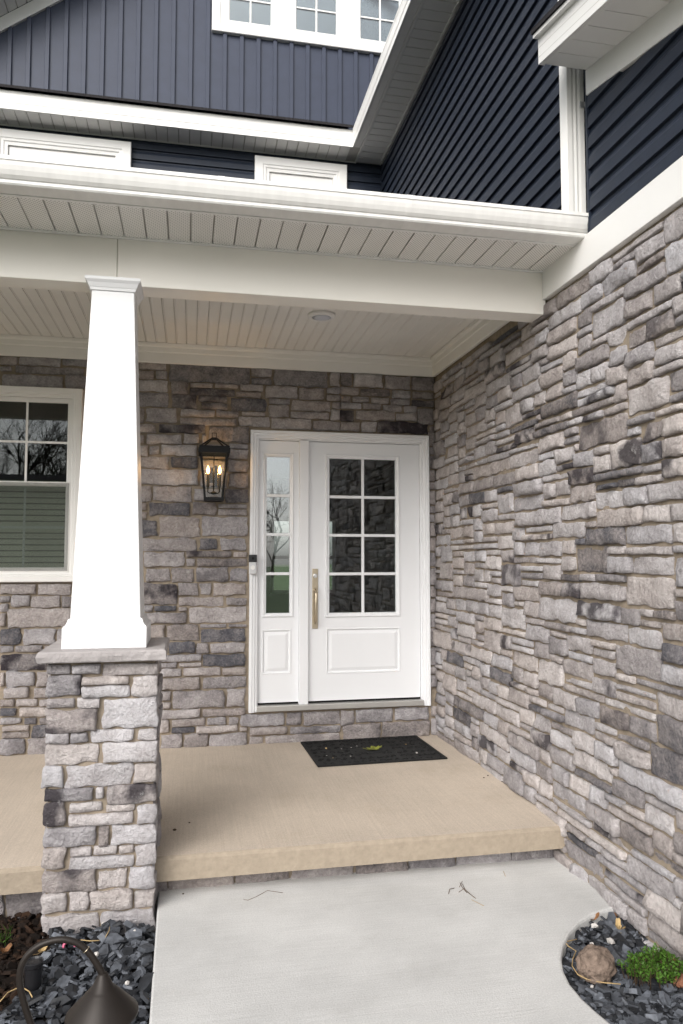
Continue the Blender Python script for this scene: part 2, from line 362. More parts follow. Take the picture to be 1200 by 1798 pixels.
def pack(W, H, uu, uv, blocked, rg, thin=.30):
    """random ashlar on a grid; blocked(u,v) -> cell is taken. returns rects"""
    nx, ny = round(W/uu), round(H/uv); g = [[blocked((i+.5)*uu, (j+.5)*uv) for i in range(nx)] for j in range(ny)]; rs = []
    for j in range(ny):
        i = 0
        while i < nx:
            if g[j][i]: i += 1; continue
            run = 0
            while i+run < nx and not g[j][i+run]: run += 1
            x = rg.random(); h = 1 if x < thin else (2 if x < .88 else 3)
            w_ = {1: rg.choice((3, 4, 5, 6, 7, 8)), 2: rg.choice((3, 3, 4, 4, 5, 6, 7, 8)), 3: rg.choice((4, 5, 6, 7, 8))}[h]
            w_ = min(w_, run)
            if run - w_ in (1, 2): w_ = run if run <= 8 else w_-2
            h = min(h, ny-j)
            if w_ < 1.4*h and not (h == 2 and w_ == 2 and rg.random() < .4): h = max(1, int(w_/1.4))
            while h > 1 and any(g[j+k][i+l] for k in range(h) for l in range(w_)): h -= 1
            # do not leave a notch one cell wide over this stone
            for k in range(h):
                for l in range(w_): g[j+k][i+l] = True
            rs.append((i*uu, (i+w_)*uu, j*uv, (j+h)*uv)); i += w_
    return rs

# ================================================================== GROUND
ZS, YF, YB, XR = .198, 3.712, 5.78, 1.939        # porch floor, slab front, door wall face, side wall face
ZBED = -.05
ground = MB(); ground.add([(-150, -150, -.12), (150, -150, -.12), (150, 200, -.12), (-150, 200, -.12)], [(0, 1, 2, 3)])
ground.build('ground', 'lawn', kind='structure')

walk_px = [(1103, 1591), (1085, 1593), (1062, 1598), (1040, 1606), (1018, 1619), (1001, 1637), (990, 1658), (986, 1680), (990, 1703), (1002, 1727), (1023, 1752), (1048, 1775), (1076, 1798)]
cv = [onZ(u, v, 0.) for u, v in walk_px]
right_edge = [(1.97, 3.87), (1.97, 3.235)] + [(p.x, p.y) for p in cv[2:]] + [(1.66, 2.0), (1.80, 1.6), (1.9, 1.0), (1.95, 0), (1.95, -3)]
pL0, pL1 = onZ(278, 1570, 0), onZ(262, 1798, 0); k_ = (pL1.x-pL0.x)/(pL1.y-pL0.y)
left_x = lambda y: pL0.x + k_*(y-pL0.y)
outline = right_edge + [(left_x(-3.), -3.), (left_x(3.87), 3.87)]
def slab_poly(mb, poly, z0, z1, r):
    """flat slab with a rounded top arris"""
    n = len(poly); P = [Vector(p) for p in poly]; ar = sum(P[i].x*P[(i+1) % n].y - P[(i+1) % n].x*P[i].y for i in range(n)); sg = 1 if ar > 0 else -1
    def inset(d):
        o = []
        for i in range(n):
            a = (P[i]-P[i-1]); b = (P[(i+1) % n]-P[i]); a = a.normalized() if a.length > 1e-6 else b.normalized(); b = b.normalized() if b.length > 1e-6 else a
            m_ = Vector((-(a.y+b.y), a.x+b.x))*sg; m_ = m_.normalized() if m_.length > 1e-6 else Vector((0, 0))
            o.append(P[i] + m_*d)
        return o
    L_ = [(0, z0), (0, z1-r), (r*.3, z1-r*.3), (r, z1)]; vs = []
    for d, z in L_: vs += [(p.x, p.y, z) for p in inset(d)]
    fs = [(k*n+i, k*n+(i+1) % n, (k+1)*n+(i+1) % n, (k+1)*n+i) for k in range(3) for i in range(n)] + [tuple(range(3*n, 4*n))]
    mb.add(vs, fs)
wk = MB(); slab_poly(wk, outline, -.11, 0., .012); wk.build('walkway', 'walk', kind='structure')

pf = MB(); pf.prism([(YF, .085), (YF-.001, .180), (YF+.003, .191), (YF+.012, ZS), (YB+.05, ZS), (YB+.05, .085)], lambda p, q, t: (t, p, q), -4.2, XR+.012)
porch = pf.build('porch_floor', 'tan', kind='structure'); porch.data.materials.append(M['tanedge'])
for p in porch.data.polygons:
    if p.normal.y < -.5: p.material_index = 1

MB().box(-1.6, 9.5, -8.5, -2.4, -.118, -.012).build('bounce_pad', 'walk', kind='structure', bevel=.01)  # unseen concrete pad, added to bounce neutral light up under the porch
# planting beds: soil sheets, slate chips, bark
def bed(name, pts, z): MB().add([(x, y, z) for x, y in pts], [tuple(range(len(pts)))]).build(name, 'soil', kind='structure')
bed('planting_bed', [(left_x(-2)+.02, -2), (left_x(3.9)+.02, 3.9), (-4, 3.9), (-4, -2)], ZBED-.035)
bed('planting_bed', [(p[0]-.03, p[1]) for p in right_edge[1:]] + [(2.05, -3), (2.05, 3.2)], ZBED-.035)

# ================================================================== HOUSE
house = tag(empty('house', (0, YB, 0)), 'house with grey stone veneer porch, navy siding and white trim', 'house')

UX, UY, UZ = Vector((1, 0, 0)), Vector((0, 1, 0)), Vector((0, 0, 1))
def wall_of_stones(name, rects, O, U, V, N, depth, res, limit=300, label=None, backing=None):
    p = backing if backing else empty(name, O, house)
    if label: p['label'] = label
    def big(r):                                   # how large the stone shows from the path
        c = O + U*(r[0]+r[1])/2 + V*(r[2]+r[3])/2; d = c - CAM; q = d.dot(FW)
        if q < .5: return 0
        u, v = CX + F*d.dot(RT)/q, CY - F*d.dot(UP)/q
        if not (-40 < u < 1240 and -40 < v < 1840): return 0
        return (r[1]-r[0])*(r[3]-r[2])*abs(d.normalized().dot(N))/q**2
    rects = sorted(rects, key=lambda r: -big(r[0])); rest = MB()
    for k, (r, tone) in enumerate(rects):
        vis = big(r) > 0
        if k < limit and vis:
            mb = MB(); stone(mb, O, U, V, N, r, depth, res, tone, k+11)
            if mb.v: mb.build('stone', 'stone', p, smooth=True, tone=True, normals=False)
        else: stone(rest, O, U, V, N, r, depth, .05, tone, k+11)
    if rest.v: rest.build('small_stones', 'stone', p, smooth=True, tone=True, normals=False, kind='stuff')
    return p

# ---- door wall: traced course by course (two picture crops at twice the size: origin x, origin y, rects)
T3 = """488 352 585 378;488 380 540 410;547 383 588 410;598 360 878 425;883 373 955 403;883 407 955 430;963 377 1152 437;1160 388 1195 437;488 413 590 455;600 420 660 463;668 425 748 441;755 428 838 443;667 445 825 470;845 430 925 453;830 456 918 475;935 437 1045 478;1052 442 1138 483;1148 440 1196 463;1148 466 1196 488;488 458 593 507;603 465 692 513;698 470 800 492;707 495 800 518;813 478 937 523;945 480 1020 499;1026 487 1160 523;1168 491 1196 516;488 510 507 563;515 513 622 563;635 518 755 543;759 521 838 545;943 502 1015 545;850 526 932 540;1023 527 1155 550;1163 519 1196 555;633 548 833 573;840 543 948 578;955 549 1095 587;1099 558 1196 592;488 570 548 600;558 570 722 600;733 578 873 633;488 607 507 637;515 605 640 640;645 603 702 640;711 605 727 640;805 638 872 656;488 643 520 680;525 645 558 675;567 643 692 680;700 640 800 690;805 659 872 691;488 683 593 725;603 684 697 723;704 694 798 735;802 695 872 737;493 728 697 782;703 739 799 792;803 741 872 792;488 786 532 842;540 787 672 842;680 797 785 840;790 797 872 846;488 846 515 872;525 845 668 890;675 844 760 888;767 850 868 865;767 868 868 890;488 878 516 903;493 907 553 966;560 895 703 966;708 895 870 962;0 332 60 362;68 332 213 363;218 338 305 365;0 367 40 383;52 367 295 393;10 396 222 443;230 397 300 443"""
T5 = """497 50 692 95;703 50 763 90;775 50 865 93;505 99 648 150;655 95 813 117;820 97 868 117;655 122 687 148;692 121 870 150;512 155 597 203;603 155 682 203;690 153 803 203;807 157 867 203;498 208 620 282;627 208 697 252;703 208 743 250;750 207 865 252;627 257 785 288;795 260 867 285;505 286 537 308;543 287 620 306;627 293 657 308;663 292 867 347;505 312 657 350;525 355 578 403;585 355 698 410;703 352 797 365;803 352 867 363;705 369 863 415;525 408 585 453;593 415 685 455;690 418 733 455;740 418 862 453;558 459 708 484;558 488 622 505;630 488 708 502;713 458 862 500;563 508 637 537;645 505 775 532;783 504 862 530;565 541 700 582;712 537 865 577;565 588 600 622;607 585 790 647;798 580 862 642;565 627 600 649;565 653 703 683;712 649 862 675;560 688 595 735;603 685 720 711;728 680 795 705;803 679 838 704;603 715 685 735;690 709 837 734;565 740 640 790;647 739 730 785;737 737 867 784;845 667 1000 710;1006 663 1058 707;1068 659 1196 705;843 715 870 729;877 714 1009 740;1020 711 1196 736;877 746 925 777;933 740 1196 775;0 210 128 247;135 210 252 250;0 251 35 275;40 251 103 290;110 253 210 293;217 253 252 292;0 280 30 308;0 313 20 360;26 298 248 362;0 368 73 423;82 368 195 423;201 368 250 425;0 428 47 452;53 427 150 449;156 428 250 449;0 457 175 515;182 455 250 515;0 522 15 570;21 518 120 572;128 520 175 570;0 576 6 613;11 575 103 613;120 575 175 612;0 618 52 643;57 617 132 640;138 616 178 641;0 648 58 676;70 645 178 676;0 681 75 704;83 682 129 704;137 681 178 703;8 709 102 728;8 731 103 753;110 708 178 750;0 757 90 812;98 755 178 810"""
T4 = """-3 390 37 433;43 393 145 438;152 400 240 447;247 405 325 450;-3 438 60 466;67 445 170 472;178 451 243 478;250 456 325 480;-3 470 32 491;38 473 97 493;105 476 167 497;174 481 241 502;247 485 325 508;-3 494 70 516;75 497 140 517;146 502 213 526;220 506 265 529;-3 519 45 560;51 521 187 556;194 531 265 558;270 513 325 570;-3 562 65 593;71 560 123 597;129 561 305 602;311 577 325 598"""
T6 = """-3 657 45 705;51 650 180 697;187 645 307 688;-3 709 2 770;6 703 138 760;143 694 310 748;316 640 341 678;316 684 341 742"""
rg = random.Random(5)
# dark or stained stones picked out of the photograph: picture position -> tone
marks = {(410, 705): (.32, .2, .1), (375, 688): (.30, .9, .3), (307, 752): (.40, .8, .9), (345, 713): (.40, .8, .9), (378, 708): (.45, .8, .8), (325, 811): (.30, .4, .1), (415, 871): (.34, .5, .2),
         (298, 893): (.30, .3, .1), (366, 955): (.34, .2, .1), (366, 981): (.42, .9, .9), (280, 1042): (.48, .7, 1), (290, 1068): (.26, .1, .2), (392, 1116): (.30, .1, .1), (320, 1138): (.35, .1, .7),
         (394, 1159): (.30, .1, .1), (18, 1118): (.30, .2, .1), (44, 1163): (.42, .6, 1), (15, 1250): (.32, .2, .1), (322, 1282): (.25, .2, .1), (70, 1284): (.35, .2, .3), (390, 980): (.42, .9, .9),
         (697, 750): (.40, .8, 1), (609, 729): (.38, .8, 1), (745, 707): (.30, .8, .6), (262, 928): (.28, .2, .2), (420, 770): (.42, .8, .2), (413, 776): (.45, .9, .2)}
rects = []
for ox, oy, txt in ((0, 460, T3), (0, 920, T5), (600, 460, T4), (600, 920, T6)):
    for q in txt.split(';'):
        a, b, c, d = map(float, q.split()); pu0, pu1, pv0, pv1 = ox+a/2, ox+c/2, oy+b/2, oy+d/2; um = (pu0+pu1)/2; vm = (pv0+pv1)/2
        x0, x1 = onY(pu0, vm, YB).x, onY(pu1, vm, YB).x; z1, z0 = onY(um, pv0, YB).z, onY(um, pv1, YB).z
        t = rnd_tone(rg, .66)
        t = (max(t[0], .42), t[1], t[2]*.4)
        for (mu, mv), tt in marks.items():
            if pu0-2 <= mu <= pu1+2 and pv0-2 <= mv <= pv1+2: t = tt
        if z1 > 3.10: z1 = 3.10
        rects.append(((x0+.0015, x1-.0015, z0+.0015, z1-.0015), t))
# the narrow strip between the door casing and the corner
z = .58
while z < 2.58:
    h = rg.choice((.07, .1, .12, .15)); rects.append(((1.888, 1.944, z, z+h-.012), (rg.uniform(.45, .7), rg.random(), .1))); z += h
# behind the column and left of the picture
def bl(u, v):
    x, zz = u-3.4, v+ZS
    return x > -1.40 or (-1.84 < x < -.8 and 1.43 < zz < 2.86)
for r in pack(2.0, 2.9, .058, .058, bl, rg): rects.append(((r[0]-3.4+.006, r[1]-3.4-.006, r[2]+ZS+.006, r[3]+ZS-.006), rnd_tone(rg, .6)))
dw = MB()        # backing wall with the openings for window and door
WX0, WX1, WZ0, WZ1 = -1.865, -.80, 1.432, 2.858            # window trim outside
DX0, DX1, DZ0, DZ1 = .445, 1.887, .436, 2.598               # door casing outside
YM = YB + .018
for b in ((-4.2, WX0+.03, ZS-.3, 3.4), (WX0+.03, WX1-.03, ZS-.3, WZ0+.03), (WX0+.03, WX1-.03, WZ1-.03, 3.4), (WX1-.03, DX0+.03, ZS-.3, 3.4), (DX0+.03, DX1-.03, ZS-.3, DZ0+.005), (DX0+.03, DX1-.03, DZ1-.03, 3.4), (DX1-.03, 2.2, ZS-.3, 3.4)):
    dw.box(b[0], b[1], YM, YM+.16, b[2], b[3])
back = dw.build('stone_wall', 'mortar', house)
back['label'] = 'shaded stone wall around the front door'
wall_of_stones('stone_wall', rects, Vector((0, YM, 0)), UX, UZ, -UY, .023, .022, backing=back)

# ---- side wall: feature stones where the picture shows them, ashlar round them
XM = XR + .013
feat = [(948, 1011, 697, 748, .24, 0), (893, 946, 728, 768, .26, 0), (938, 996, 745, 772, .24, 0), (1010, 1102, 725, 788, .46, .9), (1040, 1126, 828, 854, .28, 0), (1080, 1121, 846, 866, .18, 0), (826, 853, 862, 889, .22, 0),
        (1028, 1100, 926, 962, .25, 0), (1010, 1062, 966, 1004, .27, 0), (982, 1018, 1004, 1023, .2, .3), (1144, 1186, 1064, 1094, .3, .6), (785, 811, 1140, 1170, .2, 0), (797, 848, 1222, 1272, .36, .9), (862, 896, 1170, 1204, .28, 0),
        (1050, 1102, 1238, 1282, .4, 1), (952, 993, 1240, 1272, .5, 1), (1142, 1215, 1302, 1385, .26, 0), (1155, 1215, 1262, 1325, .32, 0), (1012, 1071, 1352, 1395, .25, 0), (1080, 1155, 1128, 1190, .5, .5), (990, 1042, 1160, 1205, .6, .3),
        (1094, 1188, 1490, 1600, .62, .05), (1080, 1200, 1330, 1420, .78, 0), (975, 1092, 1420, 1510, .8, 0), (960, 1012, 590, 640, .72, 0), (1128, 1178, 545, 610, .5, 1), (812, 832, 1008, 1030, .45, .9), (880, 912, 990, 1026, .45, 1),
        (905, 985, 890, 925, .62, 0), (1048, 1128, 880, 922, .66, 0), (795, 858, 1026, 1060, .58, 0), (952, 1012, 1044, 1090, .7, 0), (830, 892, 800, 846, .62, 0), (1142, 1200, 470, 545, .55, 0), (1008, 1080, 700, 724, .45, .3)]
rg = random.Random(23); UU = .050; UV = .0445
U0 = YB + .01                                    # u runs towards the viewer from the corner
frs = []
for a, b, c, d, t, stn in feat:
    um, vm = (a+b)/2, (c+d)/2
    hp_ = max(14, (d-c) - abs((vm-HORIZ)/(um-VPX))*(b-a)*.9); c, d = vm-hp_/2, vm+hp_/2
    ya, yb = onX(a, vm, XR).y, onX(b, vm, XR).y; za, zb = onX(um, d, XR).z, onX(um, c, XR).z
    i0, i1 = round((U0-ya)/UU), round((U0-yb)/UU); j0, j1 = round((za+.12)/UV), round((zb+.12)/UV)
    i1 = max(i1, i0+2); j1 = max(j1, j0+1)
    if any(not (i1 <= f[0] or i0 >= f[1] or j1 <= f[2] or j0 >= f[3]) for f in frs): continue
    frs.append((i0, i1, j0, j1, t, stn))
WL, WH = 5.0, 3.19
def blk(u, v):
    i, j = int(u/UU), int(v/UV)
    return any(f[0] <= i < f[1] and f[2] <= j < f[3] for f in frs)
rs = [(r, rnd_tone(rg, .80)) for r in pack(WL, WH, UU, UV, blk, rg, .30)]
rs += [((f[0]*UU, f[1]*UU, f[2]*UV, f[3]*UV), (f[4]+.12, rg.random(), f[5]*.7)) for f in frs]
def warp(u, v): return .012*nz(u*1.9, v*2.3, 4.2) + .006*nz(u*5, v*5, 7.7), .010*nz(u*1.7, v*2.1, 11.3) + .006*nz(u*5.5, v*5, 2.2)
wr = []
for (a, b, c, d), t in rs:
    du0, _ = warp(a, (c+d)/2); du1, _ = warp(b, (c+d)/2); _, dv0 = warp((a+b)/2, c); _, dv1 = warp((a+b)/2, d)
    if a < .01: du0 = 0
    g1, g2, g3, g4 = (rg.uniform(.0045, .0095) for _ in range(4))
    wr.append(((a+du0+g1, b+du1-g2, c+dv0+g3-.12, min(d+dv1-g4-.12, 3.045)), t))
side = box('stone_wall', 'mortar', house, XM, XM+.14, YB+.02-5.2, YB+.021, -.3, 3.10)
side['label'] = 'long side wall of pale grey stones under the white band board'
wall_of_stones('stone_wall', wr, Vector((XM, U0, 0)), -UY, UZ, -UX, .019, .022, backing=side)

# ---- stone footing below the slab
fr = random.Random(3); ft = []
x = -4.0
while x < XR - .02:
    w_ = fr.uniform(.14, .34); ft.append(((x+.006, min(x+w_, XR+.01)-.006, -.10, .078), (fr.uniform(.42, .75), fr.random(), .2))); x += w_
foot = box('foundation_wall', 'mortar', house, -4.0, XR+.01, 3.838, 3.95, -.2, .084)
wall_of_stones('foundation_wall', ft, Vector((0, 3.838, 0)), UX, UZ, -UY, .022, .03, backing=foot)

# ---- pier: every stone of the front traced
PX0, PX1, PY0, PY1, PZ1 = -.628, -.142, 3.60, 4.06, 1.133
pier_px = """89 1167 123 1184 .5;127 1167 176 1183 .7;181 1165 275 1186 .72;80 1187 140.5 1223 .52;144 1188.5 227 1202 .82;143 1205 227 1224 .86;233 1188 277 1222 .86;80 1227 131 1243 .62;135 1226 176 1244 .86;181 1226 276 1277 .84;80 1246.5 171 1285 .55;80 1288 121 1305 .76;124 1287 154 1305 .68;160 1282 235 1302 .85;243 1280 276 1299 .85;79 1308 171 1342 .86;181 1303 276 1337 .9;78 1346 112 1383 .95;116 1343 232.5 1381 .82;237 1341 276 1373 .86;78 1385.5 163 1407 .5;168.5 1384 182 1401 .92;187 1378 276 1410 .62;78 1409.5 114 1450 .48;122 1409 179 1425.5 .8;186 1413 236 1425 .76;120 1428.5 233 1449 .8;240.5 1413 277 1444.5 .76;78 1453 169 1486 .68;173 1452 191 1486 .5;196 1448 278 1481 .84;77 1490 115 1526 .74;122 1489 160.5 1503 .76;165 1486 205 1500 .75;209 1485 234 1498 .74;121 1504.5 235 1525 .84;239 1484.5 278 1519 .8;77 1529 168.5 1566 .54;172 1527.5 223 1561 .76;227.5 1522 278 1560 .76;77 1570 117 1603 .8;123 1566 155 1599 .76;159 1564 231 1597 .8;236 1562.5 278 1594 .76;80 1607 173 1655 .74;178 1600 276 1655 .7"""
prect = []; rg = random.Random(8)
for q in pier_px.split(';'):
    a, b, c, d, t = map(float, q.split()); um, vm = (a+c)/2, (b+d)/2
    x0, x1 = onY(a, vm, PY0).x, onY(c, vm, PY0).x; z1, z0 = onY(um, b, PY0).z, onY(um, d, PY0).z
    if a < 90: x0 = PX0 - (.012 if t > .9 else 0)
    if c > 273: x1 = PX1
    prect.append(((x0, x1, z0, min(z1, PZ1)), (t+.05, rg.random(), .9 if .45 < t < .63 and rg.random() < .7 else .12)))
pier = box('porch_pier', 'mortar', house, PX0+.014, PX1-.014, PY0+.014, PY1-.014, -.25, PZ1-.001)
wall_of_stones('porch_pier', prect, Vector((0, PY0+.014, 0)), UX, UZ, -UY, .020, .014, backing=pier)
for X_, N in ((PX1-.014, UX), (PX0+.014, -UX)):
    sr = []; zz = -.2
    while zz < PZ1-.03:
        h = min(rg.choice((.06, .09, .11, .14)), PZ1-zz); y = PY0+.018
        while y < PY1-.03:
            w_ = min(rg.uniform(.14, .3), PY1-.02-y); w_ = w_ if PY1-.02-y-w_ > .06 else PY1-.02-y
            sr.append(((y+.004, y+w_-.005, zz+.005, zz+h-.005), (rg.uniform(.55, .85), rg.random(), .15))); y += w_
        zz += h
    wall_of_stones('porch_pier', sr, Vector((X_, 0, 0)), UY, UZ, N, .016, .03, backing=pier)
# cast stone cap with a rough split face
cp = MB(); ccx, ccy, cw = -.386, 3.822, .278
n_ = 40; loops = []
for d, zz, am in ((-.004, 1.137, .003), (.0, 1.142, .006), (.003, 1.165, .006), (.001, 1.180, .004), (-.006, 1.187, .002)):
    lp = []
    for s in range(4):
        for i in range(n_):
            t = i/n_*2-1; h = cw+d
            x, y = [(t*h, -h), (h, t*h), (-t*h, h), (-h, -t*h)][s]
            k = am*nz(x*26+3, y*26, zz*45); lp.append((ccx+x*(1+k/cw), ccy+y*(1+k/cw), zz))
    loops.append(lp)
m_ = 4*n_; vs_ = [p for l in loops for p in l]
cp.add(vs_, [(k*m_+i, k*m_+(i+1) % m_, (k+1)*m_+(i+1) % m_, (k+1)*m_+i) for k in range(4) for i in range(m_)] + [tuple(range(4*m_, 5*m_)), tuple(range(m_))])
cp.build('capstone', 'cap', pier)

# ---- tapered column
col = empty('porch_column', (ccx, ccy, 1.187), house)
def frustum(mb, hw):
    vs = []
    for h, zz in hw: vs += [(ccx-h, ccy-h, zz), (ccx+h, ccy-h, zz), (ccx+h, ccy+h, zz), (ccx-h, ccy+h, zz)]
    n = len(hw); mb.add(vs, [(4*k+i, 4*k+(i+1) % 4, 4*k+4+(i+1) % 4, 4*k+4+i) for k in range(n-1) for i in range(4)] + [(0, 1, 2, 3), tuple(range(4*n-4, 4*n))]); return mb
frustum(MB(), [(.158, 1.315), (.0985, 2.925)]).build('shaft', 'column', col, bevel=.003)
frustum(MB(), [(.189, 1.1875), (.189, 1.284)]).build('base', 'column', col, bevel=.003)
frustum(MB(), [(.187, 1.2845), (.184, 1.290), (.176, 1.296), (.170, 1.308), (.167, 1.320), (.1585, 1.326)]).build('base_moulding', 'column', col)
frustum(MB(), [(.106, 2.905), (.109, 2.918), (.112, 2.922), (.120, 2.940), (.128, 2.950), (.130, 2.953), (.130, 2.9665)]).build('capital', 'column', col, bevel=.001)

# ---- porch beam, soffit, ceiling, crown
BZ0, BZ1, BY0, BY1 = 2.968, 3.225, 3.808, 3.958
box('porch_beam', 'cream', house, -.377, XR-.001, BY0, BY1, BZ0, BZ1, bevel=.004)
box('porch_beam', 'cream', house, -4.2, -.379, BY0+.003, BY1, BZ0+.002, BZ1, bevel=.004)
sof = box('porch_soffit', 'groove', house, -4.2, XR-.004, 3.425, BY0+.02, 3.224, 3.24)
SPX = .1085; x = XR - .008
while x > -2.1:
    box('soffit_panel', 'perf', sof, x-SPX+.0065, x, 3.43, BY0-.012, 3.210, 3.2225, bevel=.002); x -= SPX
box('soffit_channel', 'soffit', sof, -4.2, XR-.006, BY0-.022, BY0-.0005, 3.203, 3.2215, bevel=.002)
ce = box('porch_ceiling', 'groove', house, -3.5, XR+.0, BY1-.05, YB, 3.262, 3.275)
x = XR-.055; CW = .0745
while x > -2.3:
    b_ = MB(); b_.prism([(x-CW+.0025, 3.239), (x-CW+.006, 3.236), (x-CW+.010, 3.236), (x-CW+.012, 3.239), (x-CW+.014, 3.236), (x, 3.236), (x, 3.258), (x-CW+.0025, 3.258)], lambda p, q, t: (p, t, q), BY1-.04, YB-.02)
    b_.build('ceiling_board', 'ceil', ce); x -= CW
box('ceiling_board', 'ceil', ce, XR-.053, XR-.002, BY1-.04, YB-.02, 3.2362, 3.258)
crp = [(0, 3.086), (.020, 3.086), (.024, 3.092), (.024, 3.165), (.030, 3.172), (.032, 3.205), (.046, 3.214), (.050, 3.234), (0, 3.234)]
MB().prism(crp, lambda p, q, t: (t, YB+.004-p, q), -4.2, XR-.004).build('crown_moulding', 'ceil', house)
MB().prism(crp, lambda p, q, t: (XR+.004-p, t, q-.0015), BY1+.002, YB-.02).build('crown_moulding', 'ceil', house)
# white band board on the side wall
box('band_board', 'white', house, XR-.022, XR+.02, .6, BY0-.0015, 3.050, 3.2195, bevel=.003)
box('band_board', 'cream', house, XR-.004, XR+.02, BY1-.1, BY1+.001, 3.087, 3.2195)

# ---- gutter (profile in y,z)
gp = [(3.300, 3.317), (3.2985, 3.300), (3.303, 3.2965), (3.306, 3.280), (3.312, 3.262), (3.321, 3.244), (3.332, 3.232), (3.338, 3.2305), (3.338, 3.2165), (3.344, 3.2095), (3.430, 3.2085)]
inn = [(p+.0025, q+.003) for p, q in gp[1:-1]]
prof = gp + [(3.430, 3.322), (3.4275, 3.322), (3.4275, 3.2125)] + list(reversed(inn)) + [(3.309, 3.3145), (3.309, 3.317)]
gut = MB().prism(prof, lambda p, q, t: (t, p, q), -4.2, XR-.012).build('gutter', 'gutter', house)
MB().prism([(p-.001, q-.001) for p, q in gp] + [(3.431, 3.318)], lambda p, q, t: (t, p, q), XR-.0118, XR-.0095).build('end_cap', 'gutter', gut)
for xs in (.10, .98): MB().prism(gp + [(3.43, 3.2105)] + [(p+.003, q+.003) for p, q in reversed(gp)], lambda p, q, t: (t, p-.0012, q-.0008), xs, xs+.03).build('seam_strip', 'gutter', gut)
box('fascia', 'white', house, -4.2, XR-.006, 3.431, 3.45, 3.2045, 3.335)
# porch roof behind the gutter
MB().prism([(3.40, 3.326), (3.40, 3.340), (7.56, 4.75), (7.56, 4.72)], lambda p, q, t: (t, p, q), -4.2, XR+.02).build('porch_roof', 'shingle', house)

# ---- navy lap siding
XS = 1.975; P_ = .1055; SZ = 5.823; YW = 7.562
def lap(x0, z, h=P_, d=.021): return [(x0-d, z), (x0-d+.002, z+.055), (x0-d+.007, z+h*.68), (x0-.004, z+h*.80), (x0-.003, z+h), (x0+.012, z+h), (x0+.012, z+.001)]
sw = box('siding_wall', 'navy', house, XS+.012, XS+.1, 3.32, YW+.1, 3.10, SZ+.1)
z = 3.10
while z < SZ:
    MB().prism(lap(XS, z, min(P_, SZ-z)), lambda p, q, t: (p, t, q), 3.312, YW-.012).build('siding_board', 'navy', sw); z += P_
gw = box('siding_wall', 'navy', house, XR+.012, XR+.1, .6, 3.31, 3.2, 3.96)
z = 3.2205; 
while z < 4.2:
    # cut by the rake: course is shortened towards the viewer
    zt = z + P_; yc = 3.298 - (4.045 - zt)/.2273
    y0 = .6 if zt < 4.045 - .2273*(3.298-.6) else yc
    if y0 < 3.25: MB().prism(lap(XR, z+.0), lambda p, q, t: (p, t, q), max(.6, y0-.02), 3.296).build('siding_board', 'navy', gw)
    z += P_
box('corner_post', 'navy', house, XR-.022, XS+.02, 3.2965, 3.3115, 3.2205, 4.6)
box('corner_post', 'navy', house, XS-.022, XS+.012, YW-.028, YW-.012, 4.4, SZ-.001)
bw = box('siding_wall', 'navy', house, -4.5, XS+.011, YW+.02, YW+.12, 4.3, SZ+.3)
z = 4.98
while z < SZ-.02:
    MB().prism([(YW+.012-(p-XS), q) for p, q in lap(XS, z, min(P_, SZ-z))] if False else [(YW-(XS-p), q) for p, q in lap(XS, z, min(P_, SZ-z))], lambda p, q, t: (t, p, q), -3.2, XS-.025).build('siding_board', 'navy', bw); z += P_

# ---- upper windows just over the gutter (heads showing)
def flat_window(name, x0, x1, z0, z1, y, parent, tw, cols, rows, glass='pane', sash=.04, label=None, double=False, interior=True):
    wd = empty(name, ((x0+x1)/2, y, z0), parent)
    if label: wd['label'] = label
    MB().ring(x0, x1, z0, z1, [(0, y+.03), (0, y-.022), (.006, y-.028), (tw*.55, y-.028), (tw*.60, y-.021), (tw*.75, y-.021), (tw*.80, y-.012), (tw, y-.010), (tw, y+.03)]).build('frame', 'white', wd)
    i0, i1, j0, j1 = x0+tw, x1-tw, z0+tw, z1-tw
    sashes = [(j0, j1, y+.012)] if not double else [(j0, (j0+j1)/2+.018, y+.000), ((j0+j1)/2-.018, j1, y+.022)]
    for k, (a, b, yy) in enumerate(sashes):
        s_ = MB().ring(i0, i1, a, b, [(0, yy+.02), (0, yy-.008), (.004, yy-.012), (sash-.008, yy-.012), (sash, yy-.002), (sash, yy+.02)]).build('sash', 'white', wd)
        MB().box(i0+sash-.004, i1-sash+.004, yy+.004, yy+.009, a+sash-.004, b-sash+.004).build('pane', glass, wd)
        if double and k == 0: continue
        c_, r_ = cols, rows
        for c in range(1, c_):
            xx = lerp(i0+sash, i1-sash, c/c_); box('muntin', 'white', wd, xx-.008, xx+.008, yy-.001, yy+.0035, a+sash, b-sash)
        for r in range(1, r_):
            zz = lerp(a+sash, b-sash, r/r_); box('muntin', 'white', wd, i0+sash, i1-sash, yy-.0015, yy+.003, zz-.008, zz+.008)
    return wd
uw1 = flat_window('window', -1.93, -.63, 4.35, 5.746, YW-.060, house, .150, 2, 2, double=True, sash=.15)
uw2 = flat_window('window', .60, 1.568, 4.35, 5.746, YW-.060, house, .150, 2, 2, double=True, sash=.15)
box('white_backing', 'white', uw1, -1.75, -.81, YW-.027, YW-.0225, 4.6, 5.60); box('white_backing', 'white', uw2, .78, 1.39, YW-.027, YW-.0225, 4.6, 5.60)  # white sheets added behind the panes to lighten the dark glass
